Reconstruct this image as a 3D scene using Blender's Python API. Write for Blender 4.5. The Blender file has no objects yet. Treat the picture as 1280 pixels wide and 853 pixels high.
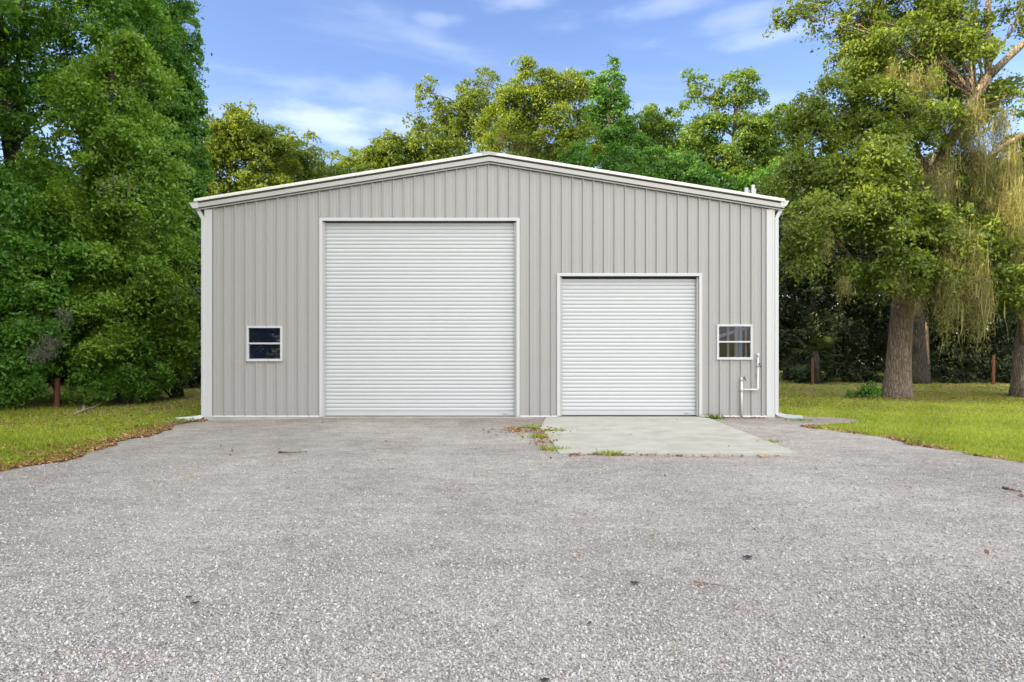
import bpy, bmesh, math, random
import numpy as np
from mathutils import Vector

S = bpy.context.scene
COL = S.collection
R = math.radians

# ------------------------------------------------------------------ camera, sky, sun, exposure
EYE = 1.606
FPX = 853.0                                   # focal length in pixels of the 1280 px wide photograph
cam = bpy.data.cameras.new('camera')
cam.lens = 36.0 * FPX / 1280.0
cam.clip_start = 0.05
cam.clip_end = 3000
cam_o = bpy.data.objects.new('camera', cam)
cam_o.location = (0, 0, EYE)
cam_o.rotation_euler = (R(90), 0, 0)
COL.objects.link(cam_o)
S.camera = cam_o

SUN_EL, SUN_AZ = 24.0, 252.0                   # azimuth clockwise from +Y: low, from the left and a little behind the camera
world = bpy.data.worlds.new('World')
S.world = world
world.use_nodes = True
wn, wl = world.node_tree.nodes, world.node_tree.links
bg = wn['Background']


def wnode(t, **kw):
    n = wn.new(t)
    for k, v in kw.items():
        setattr(n, k, v)
    return n


def wmath(op, a, b=None, c=None):
    n = wn.new('ShaderNodeMath')
    n.operation = op
    for i, v in enumerate((a, b, c)):
        if v is None:
            continue
        if isinstance(v, (int, float)):
            n.inputs[i].default_value = v
        else:
            wl.new(v, n.inputs[i])
    return n.outputs[0]


def wramp(v, lo, hi):
    n = wn.new('ShaderNodeMapRange')
    n.interpolation_type = 'SMOOTHSTEP'
    wl.new(v, n.inputs[0])
    n.inputs[1].default_value = lo
    n.inputs[2].default_value = hi
    return n.outputs[0]


def wmix(f, a, b):
    n = wn.new('ShaderNodeMix')
    n.data_type = 'RGBA'
    if isinstance(f, (int, float)):
        n.inputs[0].default_value = f
    else:
        wl.new(f, n.inputs[0])
    for i, v in ((6, a), (7, b)):
        if isinstance(v, tuple):
            n.inputs[i].default_value = v
        else:
            wl.new(v, n.inputs[i])
    return n.outputs[2]


sky = wnode('ShaderNodeTexSky', sky_type='NISHITA', sun_disc=False)
sky.sun_elevation = R(SUN_EL)
sky.sun_rotation = R(SUN_AZ)
sky.air_density = 1.0
sky.dust_density = 0.2
sky.ozone_density = 3.0
hs = wnode('ShaderNodeHueSaturation')
hs.inputs['Saturation'].default_value = 1.06
hs.inputs['Value'].default_value = 0.80
tint = wnode('ShaderNodeMix', data_type='RGBA', blend_type='MULTIPLY')
tint.inputs[0].default_value = 1.0
tint.inputs[7].default_value = (1.14, 0.98, 1.04, 1)
wl.new(sky.outputs[0], tint.inputs[6])
wl.new(tint.outputs[2], hs.inputs['Color'])
tc = wnode('ShaderNodeTexCoord')
sep = wnode('ShaderNodeSeparateXYZ')
wl.new(tc.outputs['Generated'], sep.inputs[0])
dx, dy, dz = sep.outputs
# thin cirrus on a high flat layer
zc = wmath('MAXIMUM', dz, 0.04)
cu = wmath('DIVIDE', dx, zc)
cv = wmath('DIVIDE', dy, zc)
cmb = wnode('ShaderNodeCombineXYZ')
wl.new(wmath('ADD', wmath('MULTIPLY', cu, 0.30), wmath('MULTIPLY', cv, 0.16)), cmb.inputs[0])
wl.new(wmath('SUBTRACT', wmath('MULTIPLY', cv, 1.05), wmath('MULTIPLY', cu, 0.42)), cmb.inputs[1])
cmb.inputs[2].default_value = 3.7
ns = wnode('ShaderNodeTexNoise')
ns.inputs['Scale'].default_value = 1.3
ns.inputs['Detail'].default_value = 7
ns.inputs['Roughness'].default_value = 0.58
ns.inputs['Distortion'].default_value = 0.35
wl.new(cmb.outputs[0], ns.inputs['Vector'])
cirrus = wmath('MULTIPLY', wramp(ns.outputs[0], 0.45, 0.8), 0.22)
# a low cumulus bank ahead, and added bright cloud out of view for fill
n2 = wnode('ShaderNodeTexNoise')
n2.inputs['Scale'].default_value = 13.0
n2.inputs['Detail'].default_value = 6
mp = wnode('ShaderNodeMapping')
mp.inputs['Scale'].default_value = (1, 1, 2.6)
wl.new(tc.outputs['Generated'], mp.inputs[0])
wl.new(mp.outputs[0], n2.inputs['Vector'])


def bank(cx, cz, rx, rz_, ang, rag, amt):
    """one soft ragged cloud in the direction (x, z) ahead"""
    a_, b_ = wmath('SUBTRACT', dx, cx), wmath('SUBTRACT', dz, cz)
    ca, sa = math.cos(R(ang)), math.sin(R(ang))
    u = wmath('DIVIDE', wmath('ADD', wmath('MULTIPLY', a_, ca), wmath('MULTIPLY', b_, sa)), rx)
    v = wmath('DIVIDE', wmath('SUBTRACT', wmath('MULTIPLY', b_, ca), wmath('MULTIPLY', a_, sa)), rz_)
    r_ = wmath('SQRT', wmath('ADD', wmath('MULTIPLY', u, u), wmath('MULTIPLY', v, v)))
    b = wramp(wmath('ADD', wmath('SUBTRACT', 1.0, r_), wmath('MULTIPLY', wmath('SUBTRACT', n2.outputs[0], 0.5), rag)), 0.0, 1.15)
    return wmath('MULTIPLY', wmath('MULTIPLY', b, wramp(dy, 0.3, 0.6)), amt)


cum = bank(-0.225, 0.292, 0.125, 0.034, -4, 3.4, 0.26)
for q in ((0.185, 0.432, 0.15, 0.020, 5, 2.4, 0.16), (0.30, 0.41, 0.14, 0.018, 6, 2.4, 0.16), (0.33, 0.385, 0.13, 0.016, 3, 2.4, 0.19), (-0.12, 0.405, 0.24, 0.022, -20, 2.4, 0.09), (-0.10, 0.425, 0.06, 0.012, 2, 2.4, 0.14), (0.02, 0.448, 0.07, 0.014, 4, 2.4, 0.20), (-0.14, 0.335, 0.26, 0.03, 0, 2.4, 0.14)):
    cum = wmath('MAXIMUM', cum, bank(*q))
n3 = wnode('ShaderNodeTexNoise')
n3.inputs['Scale'].default_value = 2.2
n3.inputs['Detail'].default_value = 5
wl.new(tc.outputs['Generated'], n3.inputs['Vector'])
back = wmath('MULTIPLY', wramp(wmath('ADD', wmath('ADD', wmath('MULTIPLY', dy, -1.0), wmath('MULTIPLY', wmath('MAXIMUM', wmath('SUBTRACT', dx, 0.62), 0.0), 1.5)), wmath('MULTIPLY', wmath('SUBTRACT', n3.outputs[0], 0.5), 0.9)), -0.45, 0.35),
             wramp(dz, -0.02, 0.12))
c1 = wmix(cirrus, hs.outputs[0], (4.6, 4.9, 5.5, 1))
c2 = wmix(cum, c1, (5.0, 5.2, 5.8, 1))
c3 = wmix(back, c2, (12.1, 12.1, 12.2, 1))  # unseen bright cloud, added to light the facade and left trees
wl.new(c3, bg.inputs['Color'])
bg.inputs['Strength'].default_value = 0.12

sun = bpy.data.lights.new('sun', 'SUN')
sun.energy = 5.0
sun.angle = R(0.6)
sun.color = (1.0, 0.80, 0.44)
sun_o = bpy.data.objects.new('sun', sun)
sd = Vector((math.sin(R(SUN_AZ)) * math.cos(R(SUN_EL)), math.cos(R(SUN_AZ)) * math.cos(R(SUN_EL)), math.sin(R(SUN_EL))))
sun_o.rotation_euler = sd.to_track_quat('Z', 'Y').to_euler()
sun_o.location = sd * 100
COL.objects.link(sun_o)

vs = S.view_settings
vs.view_transform = 'Standard'
vs.look = 'None'
vs.exposure = 1.52
vs.gamma = 1.0
vs.use_curve_mapping = False
S.render.engine = 'CYCLES'
S.cycles.max_bounces = 7
S.cycles.diffuse_bounces = 4
S.cycles.glossy_bounces = 3
S.cycles.transmission_bounces = 4
S.cycles.transparent_max_bounces = 12
S.cycles.use_denoising = True
S.cycles.sample_clamp_indirect = 6.0
S.cycles.caustics_reflective = False
S.cycles.caustics_refractive = False

# ------------------------------------------------------------------ helpers
ROOT_LOC = {}


def at(px, py, Y):
    """A pixel of the 1280x853 photograph at distance Y, as a point of the place."""
    return np.array([(px - 640.0) / FPX * Y, Y, EYE + (426.5 - py) / FPX * Y])


def tag(o, label=None, cat=None, group=None, kind=None):
    if label:
        o['label'] = label
    if cat:
        o['category'] = cat
    if group:
        o['group'] = group
    if kind:
        o['kind'] = kind
    return o


def thing(name, loc, label, cat, group=None):
    o = bpy.data.objects.new(name, None)
    o.empty_display_size = 0.2
    o.location = loc
    COL.objects.link(o)
    ROOT_LOC[o.name] = np.array(loc, float)
    return tag(o, label, cat, group)


def link_mesh(name, me, mat, parent=None, loc=None):
    o = bpy.data.objects.new(name, me)
    if mat is not None:
        me.materials.append(mat)
    COL.objects.link(o)
    if parent is not None:
        o.parent = parent
    return o


def base_of(parent):
    p = parent
    while p is not None:
        if p.name in ROOT_LOC:
            return ROOT_LOC[p.name]
        p = p.parent
    return np.zeros(3)


def np_mesh(name, verts, faces, smooth=False, attrs=None):
    """verts (N,3), faces (M,k) -> mesh"""
    me = bpy.data.meshes.new(name)
    verts = np.ascontiguousarray(verts, dtype=np.float32)
    faces = np.ascontiguousarray(faces, dtype=np.int32)
    M, k = faces.shape
    me.vertices.add(len(verts))
    me.vertices.foreach_set('co', verts.ravel())
    me.loops.add(M * k)
    me.loops.foreach_set('vertex_index', faces.ravel())
    me.polygons.add(M)
    me.polygons.foreach_set('loop_start', np.arange(0, M * k, k, dtype=np.int32))
    me.polygons.foreach_set('use_smooth', np.full(M, smooth, dtype=bool))
    for an, av in (attrs or {}).items():
        a = me.attributes.new(an, 'FLOAT', 'POINT')
        a.data.foreach_set('value', np.ascontiguousarray(av, dtype=np.float32))
    me.update(calc_edges=True)
    return me


class MB:
    """collects shapes in place coordinates and links them as ONE mesh object"""

    def __init__(self):
        self.v, self.f, self.s = [], [], []

    def add(self, v, f, smooth=False):
        n = len(self.v)
        self.v += [tuple(map(float, p)) for p in v]
        self.f += [tuple(i + n for i in q) for q in f]
        self.s += [smooth] * len(f)
        return self

    def box(self, x0, x1, y0, y1, z0, z1):
        v = [(x, y, z) for z in (z0, z1) for y in (y0, y1) for x in (x0, x1)]
        return self.add(v, [(0, 2, 3, 1), (4, 5, 7, 6), (0, 1, 5, 4), (2, 6, 7, 3), (0, 4, 6, 2), (1, 3, 7, 5)])

    def prism(self, poly, axis, a, b):
        """polygon of 2-D points extruded along an axis ('y': points are x,z; 'x': y,z; 'z': x,y)"""
        def mk(p, t):
            return {'y': (p[0], t, p[1]), 'x': (t, p[0], p[1]), 'z': (p[0], p[1], t)}[axis]
        n = len(poly)
        v = [mk(p, a) for p in poly] + [mk(p, b) for p in poly]
        f = [tuple(range(n))[::-1], tuple(range(n, 2 * n))]
        f += [(i, (i + 1) % n, n + (i + 1) % n, n + i) for i in range(n)]
        return self.add(v, f)

    def tube(self, pts, rad, seg=10, smooth=True, cap=True, rfun=None):
        pts = [Vector(p) for p in pts]
        n = len(pts)
        if isinstance(rad, (int, float)):
            rad = [rad] * n
        vs_, up = [], None
        for i, p in enumerate(pts):
            d = (pts[min(i + 1, n - 1)] - pts[max(i - 1, 0)]).normalized()
            if up is None:
                up = Vector((0, 0, 1)) if abs(d.z) < 0.9 else Vector((1, 0, 0))
            sx = d.cross(up).normalized()
            up = sx.cross(d).normalized()
            for k in range(seg):
                t = 2 * math.pi * k / seg
                r = rad[i] * (rfun(i, t) if rfun else 1.0)
                vs_.append(p + sx * (math.cos(t) * r) + up * (math.sin(t) * r))
        fs = [(i * seg + k, i * seg + (k + 1) % seg, (i + 1) * seg + (k + 1) % seg, (i + 1) * seg + k)
              for i in range(n - 1) for k in range(seg)]
        self.add(vs_, fs, smooth)
        if cap:
            self.f.append(tuple(range(len(self.v) - len(vs_), len(self.v) - len(vs_) + seg))[::-1])
            self.f.append(tuple(range(len(self.v) - seg, len(self.v))))
            self.s += [False, False]
        return self

    def build(self, name, mat, parent=None, bevel=0.0, recalc=True):
        b = base_of(parent)
        me = bpy.data.meshes.new(name)
        me.from_pydata([(x - b[0], y - b[1], z - b[2]) for x, y, z in self.v], [], self.f)
        me.polygons.foreach_set('use_smooth', self.s)
        if recalc:
            bm = bmesh.new()
            bm.from_mesh(me)
            bmesh.ops.recalc_face_normals(bm, faces=bm.faces)
            if bevel:
                bmesh.ops.bevel(bm, geom=[e for e in bm.edges if len(e.link_faces) == 2 and e.calc_face_angle(0) > 0.6],
                                offset=bevel, segments=2, affect='EDGES', profile=0.6)
            bm.to_mesh(me)
            bm.free()
        me.update()
        return link_mesh(name, me, mat, parent)


def copy_tree(o, parent=None):
    c = o.copy()
    COL.objects.link(c)
    c.parent = parent
    for ch in list(o.children):
        copy_tree(ch, c)
    return c


# ------------------------------------------------------------------ materials
class NT:
    def __init__(self, name):
        self.m = bpy.data.materials.new(name)
        self.m.use_nodes = True
        self.t = self.m.node_tree
        self.n, self.l = self.t.nodes, self.t.links
        self.p = self.n['Principled BSDF']
        self.out = self.n['Material Output']

    def node(self, t, **kw):
        n = self.n.new(t)
        for k, v in kw.items():
            if k in n.inputs and not hasattr(n, k):
                n.inputs[k].default_value = v
            else:
                setattr(n, k, v)
        return n

    def obj(self):
        return self.node('ShaderNodeTexCoord').outputs['Object']

    def mapped(self, scale=(1, 1, 1), loc=(0, 0, 0)):
        m = self.node('ShaderNodeMapping')
        m.inputs['Scale'].default_value = scale
        m.inputs['Location'].default_value = loc
        self.l.new(self.obj(), m.inputs[0])
        return m.outputs[0]

    def noise(self, scale, detail=4, rough=0.55, vec=None, dist=0.0):
        n = self.node('ShaderNodeTexNoise')
        n.inputs['Scale'].default_value = scale
        n.inputs['Detail'].default_value = detail
        n.inputs['Roughness'].default_value = rough
        n.inputs['Distortion'].default_value = dist
        self.l.new(vec if vec is not None else self.obj(), n.inputs['Vector'])
        return n.outputs[0]

    def voro(self, scale, vec=None, feature='F1'):
        n = self.node('ShaderNodeTexVoronoi', feature=feature)
        n.inputs['Scale'].default_value = scale
        self.l.new(vec if vec is not None else self.obj(), n.inputs['Vector'])
        return n

    def math(self, op, a, b=None):
        n = self.node('ShaderNodeMath', operation=op)
        for i, v in enumerate((a, b)):
            if v is None:
                continue
            if isinstance(v, (int, float)):
                n.inputs[i].default_value = v
            else:
                self.l.new(v, n.inputs[i])
        return n.outputs[0]

    def range(self, v, a, b, c=0.0, d=1.0, smooth=False):
        n = self.node('ShaderNodeMapRange')
        if smooth:
            n.interpolation_type = 'SMOOTHSTEP'
        self.l.new(v, n.inputs[0])
        for i, q in enumerate((a, b, c, d)):
            n.inputs[i + 1].default_value = q
        return n.outputs[0]

    def ramp(self, v, stops, interp='LINEAR'):
        n = self.node('ShaderNodeValToRGB')
        cr = n.color_ramp
        cr.interpolation = interp
        while len(cr.elements) < len(stops):
            cr.elements.new(0.5)
        for e, (p, c) in zip(cr.elements, stops):
            e.position = p
            e.color = tuple(c) + (1,)
        self.l.new(v, n.inputs[0])
        return n.outputs[0]

    def mix(self, f, a, b, mode='MIX'):
        n = self.node('ShaderNodeMix', data_type='RGBA', blend_type=mode)
        if isinstance(f, (int, float)):
            n.inputs[0].default_value = f
        else:
            self.l.new(f, n.inputs[0])
        for i, v in ((6, a), (7, b)):
            if isinstance(v, tuple):
                n.inputs[i].default_value = v if len(v) == 4 else v + (1,)
            else:
                self.l.new(v, n.inputs[i])
        return n.outputs[2]

    def base(self, c):
        if isinstance(c, tuple):
            self.p.inputs['Base Color'].default_value = c if len(c) == 4 else c + (1,)
        else:
            self.l.new(c, self.p.inputs['Base Color'])
        return self

    def setp(self, **kw):
        for k, v in kw.items():
            k = k.replace('_', ' ')
            if isinstance(v, (int, float)):
                self.p.inputs[k].default_value = v
            else:
                self.l.new(v, self.p.inputs[k])
        return self

    def bump(self, h, strength=0.3, dist=0.01):
        b = self.node('ShaderNodeBump')
        b.inputs['Strength'].default_value = strength
        b.inputs['Distance'].default_value = dist
        self.l.new(h, b.inputs['Height'])
        self.l.new(b.outputs[0], self.p.inputs['Normal'])
        return self


def painted(name, c, rough=0.42, dirt=0.06, dirtcol=(0.30, 0.27, 0.22)):
    m = NT(name)
    big = m.noise(0.9, 5)
    streak = m.noise(3.0, 5, 0.6, m.mapped((1, 1, 0.10)))
    f = m.math('MULTIPLY', m.range(streak, 0.45, 0.8, 0, 1, True), dirt * 2)
    col = m.mix(f, c, dirtcol)
    col = m.mix(m.range(big, 0.3, 0.7, 0, dirt), col, dirtcol)
    m.base(col)
    m.setp(Roughness=m.range(m.noise(5, 3), 0.3, 0.7, rough - 0.06, rough + 0.08))
    m.bump(m.noise(1.6, 2, 0.4, m.mapped((1, 1, 0.5))), 0.12, 0.02)
    return m.m


M_WALL = painted('warm grey painted steel', (0.272, 0.270, 0.261), 0.40, 0.04)
M_WHITE = painted('white painted steel', (0.425, 0.43, 0.44), 0.38, 0.04)
M_TRIM = painted('off white trim steel', (0.335, 0.332, 0.322), 0.42, 0.05)
M_DOOR = painted('white door curtain', (0.385, 0.40, 0.41), 0.36, 0.03)
M_ROOF = painted('galvanised roof sheet', (0.55, 0.54, 0.50), 0.4, 0.08)
M_PVC = painted('pipe plastic', (0.52, 0.505, 0.47), 0.4, 0.05)
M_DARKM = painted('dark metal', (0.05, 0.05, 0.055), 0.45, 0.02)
M_INNER = painted('dim interior lining', (0.16, 0.15, 0.14), 0.8, 0.05)
M_REFL = painted('tan reflected post', (0.62, 0.45, 0.30), 0.8, 0.05)
M_SCREW = painted('screw', (0.36, 0.35, 0.33), 0.5, 0.02)
M_RAKE_SHADE = painted('rake recess shade', (0.115, 0.11, 0.105), 0.8, 0.03)
M_RUST = painted('rusty post', (0.125, 0.044, 0.026), 0.8, 0.12, (0.12, 0.05, 0.03))


def glass_mat(name, refl_amt):
    m = NT(name)
    g = m.node('ShaderNodeBsdfGlossy')
    g.inputs['Roughness'].default_value = 0.01
    t = m.node('ShaderNodeBsdfTransparent')
    t.inputs['Color'].default_value = (0.72, 0.78, 0.88, 1)
    fr = m.node('ShaderNodeFresnel')
    fr.inputs['IOR'].default_value = 1.5
    mx = m.node('ShaderNodeMixShader')
    refl_tint = m.node('ShaderNodeBsdfDiffuse')  # navy diffuse layer stands in for the pane's dim bluish reflection
    refl_tint.inputs['Color'].default_value = (0.011, 0.016, 0.036, 1)
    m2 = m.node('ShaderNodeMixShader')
    m2.inputs[0].default_value = refl_amt
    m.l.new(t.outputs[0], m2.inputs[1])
    m.l.new(refl_tint.outputs[0], m2.inputs[2])
    m.l.new(fr.outputs[0], mx.inputs[0])
    m.l.new(m2.outputs[0], mx.inputs[1])
    m.l.new(g.outputs[0], mx.inputs[2])
    m.l.new(mx.outputs[0], m.out.inputs['Surface'])
    return m.m


M_GLASS = glass_mat('reflection tinted glass', 0.45)
M_CLEAR = glass_mat('clear window glass', 0.04)


def concrete_mat():
    m = NT('weathered concrete')
    base = m.ramp(m.noise(2.2, 8, 0.62), [(0.25, (0.225, 0.22, 0.185)), (0.5, (0.31, 0.305, 0.265)), (0.75, (0.365, 0.358, 0.318))])
    moss = m.range(m.noise(1.1, 6, 0.6, m.mapped((0.7, 1.6, 1))), 0.50, 0.70, 0, 0.6, True)
    base = m.mix(moss, base, (0.27, 0.262, 0.19))
    stain = m.range(m.noise(3.5, 4, 0.6, m.mapped((1, 1, 1), (4, 2, 0))), 0.62, 0.74, 0, 0.4, True)
    base = m.mix(stain, base, (0.36, 0.29, 0.18))
    grain = m.noise(90, 3)
    base = m.mix(m.range(grain, 0.55, 0.75, 0, 0.25), base, (0.25, 0.25, 0.23))
    m.base(base).setp(Roughness=0.85)
    m.bump(grain, 0.3, 0.004)
    return m.m


M_CONC = concrete_mat()


def gravel_mat():
    m = NT('crushed gravel')
    v1 = m.voro(72)
    v2 = m.voro(120, m.mapped((1, 1, 1), (3.3, 1.7, 0)))
    stops = [(0.0, (0.16, 0.15, 0.145)), (0.18, (0.26, 0.25, 0.24)), (0.42, (0.39, 0.375, 0.355)), (0.68, (0.50, 0.48, 0.455)), (0.88, (0.61, 0.59, 0.565)), (1.0, (0.70, 0.685, 0.665))]

    def stones(v):
        s = m.node('ShaderNodeSeparateColor')
        m.l.new(v.outputs['Color'], s.inputs[0])
        c = m.ramp(s.outputs[0], stops)
        c = m.mix(m.range(s.outputs[1], 0.62, 1.0, 0, 0.40), c, (0.42, 0.30, 0.22))
        return m.mix(m.range(s.outputs[2], 0.62, 1.0, 0, 0.40), c, (0.27, 0.28, 0.30))
    a, b = stones(v1), stones(v2)
    sel = m.range(m.noise(30, 2), 0.42, 0.58, 0, 1)
    c = m.mix(sel, a, b)
    big = m.noise(0.42, 5, 0.6)
    c = m.mix(1.0, c, m.ramp(big, [(0.3, (0.72, 0.705, 0.69)), (0.5, (0.95, 0.935, 0.915)), (0.72, (1.20, 1.18, 1.15))]), 'MULTIPLY')
    mid = m.noise(2.6, 4, 0.6, m.mapped((0.8, 1.5, 1)))
    c = m.mix(1.0, c, m.ramp(mid, [(0.3, (0.80, 0.78, 0.755)), (0.7, (1.12, 1.11, 1.10))]), 'MULTIPLY')
    c = m.mix(1.0, c, m.ramp(m.noise(9, 4, 0.7, m.mapped((0.8, 1.3, 1))), [(0.3, (0.84, 0.83, 0.82)), (0.7, (1.13, 1.13, 1.12))]), 'MULTIPLY')
    c = m.mix(1.0, c, m.ramp(m.noise(26, 3, 0.7), [(0.32, (0.78, 0.775, 0.77)), (0.68, (1.20, 1.20, 1.20))]), 'MULTIPLY')
    gxs = m.node('ShaderNodeSeparateXYZ')
    m.l.new(m.obj(), gxs.inputs[0])
    gx_ = m.math('ADD', gxs.outputs[0], m.math('MULTIPLY', m.noise(0.35, 2), 1.6))
    wheel = None
    for cx_ in (-1.97 + 0.8, 2.4 + 0.8):
        w_ = m.range(m.math('ABSOLUTE', m.math('SUBTRACT', m.math('ABSOLUTE', m.math('SUBTRACT', gx_, cx_)), 0.82)), 0.12, 0.42, 1, 0, True)
        wheel = w_ if wheel is None else m.math('MAXIMUM', wheel, w_)
    wheel = m.math('MULTIPLY', wheel, m.range(m.noise(0.9, 4), 0.35, 0.65, 0.1, 1))
    c = m.mix(m.math('MULTIPLY', wheel, 0.16), c, (0.56, 0.54, 0.51))
    dust = m.range(m.noise(1.3, 5, 0.65, m.mapped((1, 1, 1), (9, 2, 0))), 0.52, 0.75, 0, 0.34, True)
    c = m.mix(dust, c, (0.36, 0.31, 0.255))
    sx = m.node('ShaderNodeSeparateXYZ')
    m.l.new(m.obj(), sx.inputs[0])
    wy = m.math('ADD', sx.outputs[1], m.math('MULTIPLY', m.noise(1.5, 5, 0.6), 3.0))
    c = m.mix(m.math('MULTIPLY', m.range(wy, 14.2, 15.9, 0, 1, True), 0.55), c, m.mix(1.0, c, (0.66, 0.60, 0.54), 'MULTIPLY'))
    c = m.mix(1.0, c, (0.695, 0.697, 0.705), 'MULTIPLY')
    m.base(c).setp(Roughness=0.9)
    h = m.math('ADD', m.math('MULTIPLY', v1.outputs['Distance'], -1.0), m.math('MULTIPLY', v2.outputs['Distance'], -0.5))
    m.bump(h, 0.6, 0.014)
    return m.m


def stone_mat():
    m = NT('loose gravel stones')
    a = m.node('ShaderNodeAttribute', attribute_name='var')
    b = m.node('ShaderNodeAttribute', attribute_name='var2')
    c = m.ramp(a.outputs['Fac'], [(0.0, (0.14, 0.13, 0.13)), (0.25, (0.27, 0.26, 0.25)), (0.6, (0.32, 0.315, 0.305)), (0.9, (0.42, 0.415, 0.40)), (1.0, (0.50, 0.49, 0.475))])
    c = m.mix(m.range(b.outputs['Fac'], 0.7, 1.0, 0, 0.45), c, (0.40, 0.28, 0.20))
    c = m.mix(m.range(b.outputs['Fac'], 0.25, 0.0, 0, 0.45), c, (0.25, 0.26, 0.285))
    m.base(c).setp(Roughness=0.85)
    return m.m


def soil_mat():
    m = NT('lawn soil and thatch')
    a = m.ramp(m.noise(7, 7, 0.65), [(0.3, (0.10, 0.105, 0.018)), (0.5, (0.18, 0.20, 0.026)), (0.7, (0.26, 0.25, 0.04))])
    br = m.range(m.noise(0.6, 5, 0.6), 0.46, 0.70, 0, 0.8, True)
    litter = m.ramp(m.voro(26).outputs['Color'], [(0.2, (0.09, 0.055, 0.03)), (0.5, (0.19, 0.115, 0.06)), (0.8, (0.30, 0.20, 0.11))])
    c = m.mix(br, a, litter)
    m.base(c).setp(Roughness=0.95)
    m.bump(m.noise(30, 5), 0.6, 0.03)
    return m.m


def bark_mat(name, c1, c2, c3):
    m = NT(name)
    v = m.mapped((1, 1, 0.22))
    n = m.noise(11, 8, 0.7, v, 0.6)
    vv = m.voro(16, v, 'DISTANCE_TO_EDGE').outputs['Distance']
    c = m.ramp(n, [(0.3, c1), (0.52, c2), (0.72, c3)])
    crack = m.range(vv, 0.0, 0.12, 0.75, 0.0)
    c = m.mix(crack, c, c1)
    lich = m.range(m.noise(5, 6, 0.65), 0.60, 0.72, 0, 0.55, True)
    c = m.mix(lich, c, tuple(min(0.45, v * 1.15) for v in c3))
    m.base(c).setp(Roughness=0.95)
    m.bump(m.math('ADD', n, m.range(vv, 0, 0.2, 0, 0.7)), 0.9, 0.05)
    return m.m


M_BARK = bark_mat('grey brown oak bark', (0.085, 0.062, 0.045), (0.23, 0.175, 0.13), (0.34, 0.27, 0.21))
M_BARKD = bark_mat('shade darkened oak bark', (0.025, 0.021, 0.017), (0.055, 0.046, 0.037), (0.10, 0.085, 0.068))  # the shade of the wood is put into this darker bark colour


def leaf_mat(name, dark, mid, light, trans=0.36, tcol=None):
    m = NT(name)
    a = m.node('ShaderNodeAttribute', attribute_name='var').outputs['Fac']
    c = m.ramp(a, [(0.05, dark), (0.5, mid), (0.95, light)])
    m.base(c).setp(Roughness=0.48)
    m.p.inputs['Specular IOR Level'].default_value = 0.45
    t = m.node('ShaderNodeBsdfTranslucent')
    tc_ = m.mix(1.0, c, (tcol or (1.5, 1.45, 0.6)) + (1,), 'MULTIPLY')
    m.l.new(tc_, t.inputs['Color'])
    mx = m.node('ShaderNodeMixShader')
    mx.inputs[0].default_value = trans
    m.l.new(m.p.outputs[0], mx.inputs[1])
    m.l.new(t.outputs[0], mx.inputs[2])
    m.l.new(mx.outputs[0], m.out.inputs['Surface'])
    return m.m


L_DEEP = leaf_mat('deep green leaves', (0.026, 0.078, 0.010), (0.062, 0.165, 0.018), (0.13, 0.27, 0.034), 0.42)
L_MID = leaf_mat('mid green leaves', (0.034, 0.095, 0.010), (0.085, 0.205, 0.018), (0.175, 0.335, 0.036), 0.42)
L_LIME = leaf_mat('yellow green leaves', (0.05, 0.115, 0.010), (0.115, 0.22, 0.018), (0.215, 0.325, 0.032), 0.42)
L_OLIVE = leaf_mat('olive oak leaves', (0.05, 0.092, 0.010), (0.112, 0.168, 0.018), (0.205, 0.248, 0.032), 0.42)
L_BACK = leaf_mat('yellower mid green leaves', (0.048, 0.098, 0.012), (0.10, 0.175, 0.022), (0.18, 0.255, 0.036), 0.42)  # mid green, a little yellower and less saturated
L_GOLD = leaf_mat('golden green leaves', (0.066, 0.112, 0.010), (0.138, 0.198, 0.018), (0.235, 0.28, 0.03), 0.42)
L_DARK = leaf_mat('shaded dark leaves', (0.012, 0.024, 0.008), (0.022, 0.04, 0.013), (0.042, 0.068, 0.02), 0.25)  # shade under the trees is put into these leaf colours
L_SHRUB = leaf_mat('bright shrub leaves', (0.034, 0.10, 0.012), (0.085, 0.21, 0.022), (0.17, 0.32, 0.045), 0.42)
L_GRASS = leaf_mat('lawn grass blades', (0.115, 0.165, 0.012), (0.26, 0.335, 0.022), (0.41, 0.455, 0.05), 0.42, (1.25, 1.2, 0.6))
L_DRY = leaf_mat('dry fallen leaves', (0.10, 0.045, 0.02), (0.23, 0.11, 0.045), (0.38, 0.22, 0.10), 0.1, (1, 1, 1))
L_MOSS = leaf_mat('grey yellow hanging moss', (0.12, 0.125, 0.04), (0.19, 0.188, 0.056), (0.28, 0.26, 0.08), 0.45, (1.3, 1.2, 0.6))
L_GREYM = leaf_mat('grey hanging moss', (0.09, 0.09, 0.065), (0.14, 0.14, 0.105), (0.21, 0.205, 0.16), 0.3, (1, 1, 0.9))
L_PALM = leaf_mat('palm leaflets', (0.035, 0.06, 0.012), (0.06, 0.095, 0.02), (0.10, 0.14, 0.03), 0.25)

# ------------------------------------------------------------------ ground
Y0 = 14.5                                      # the front wall


def fx(px, Y=Y0):
    return (px - 640.0) / FPX * Y


def fz(py, Y=Y0):
    return EYE + (426.5 - py) / FPX * Y


def hgt(x, y):
    t = np.clip((-2.0 - x) / 4.5, 0, 1)
    t = t * t * (3 - 2 * t)
    und = 0.012 * np.sin(0.9 * x + 1.3) * np.sin(0.7 * y + 0.4) + 0.008 * np.sin(1.7 * x + 0.6 * y)
    near = np.clip(1 - np.hypot(x, (y - 6)) / 60, 0, 1)
    return -0.024 - 0.042 * t + und * near


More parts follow.
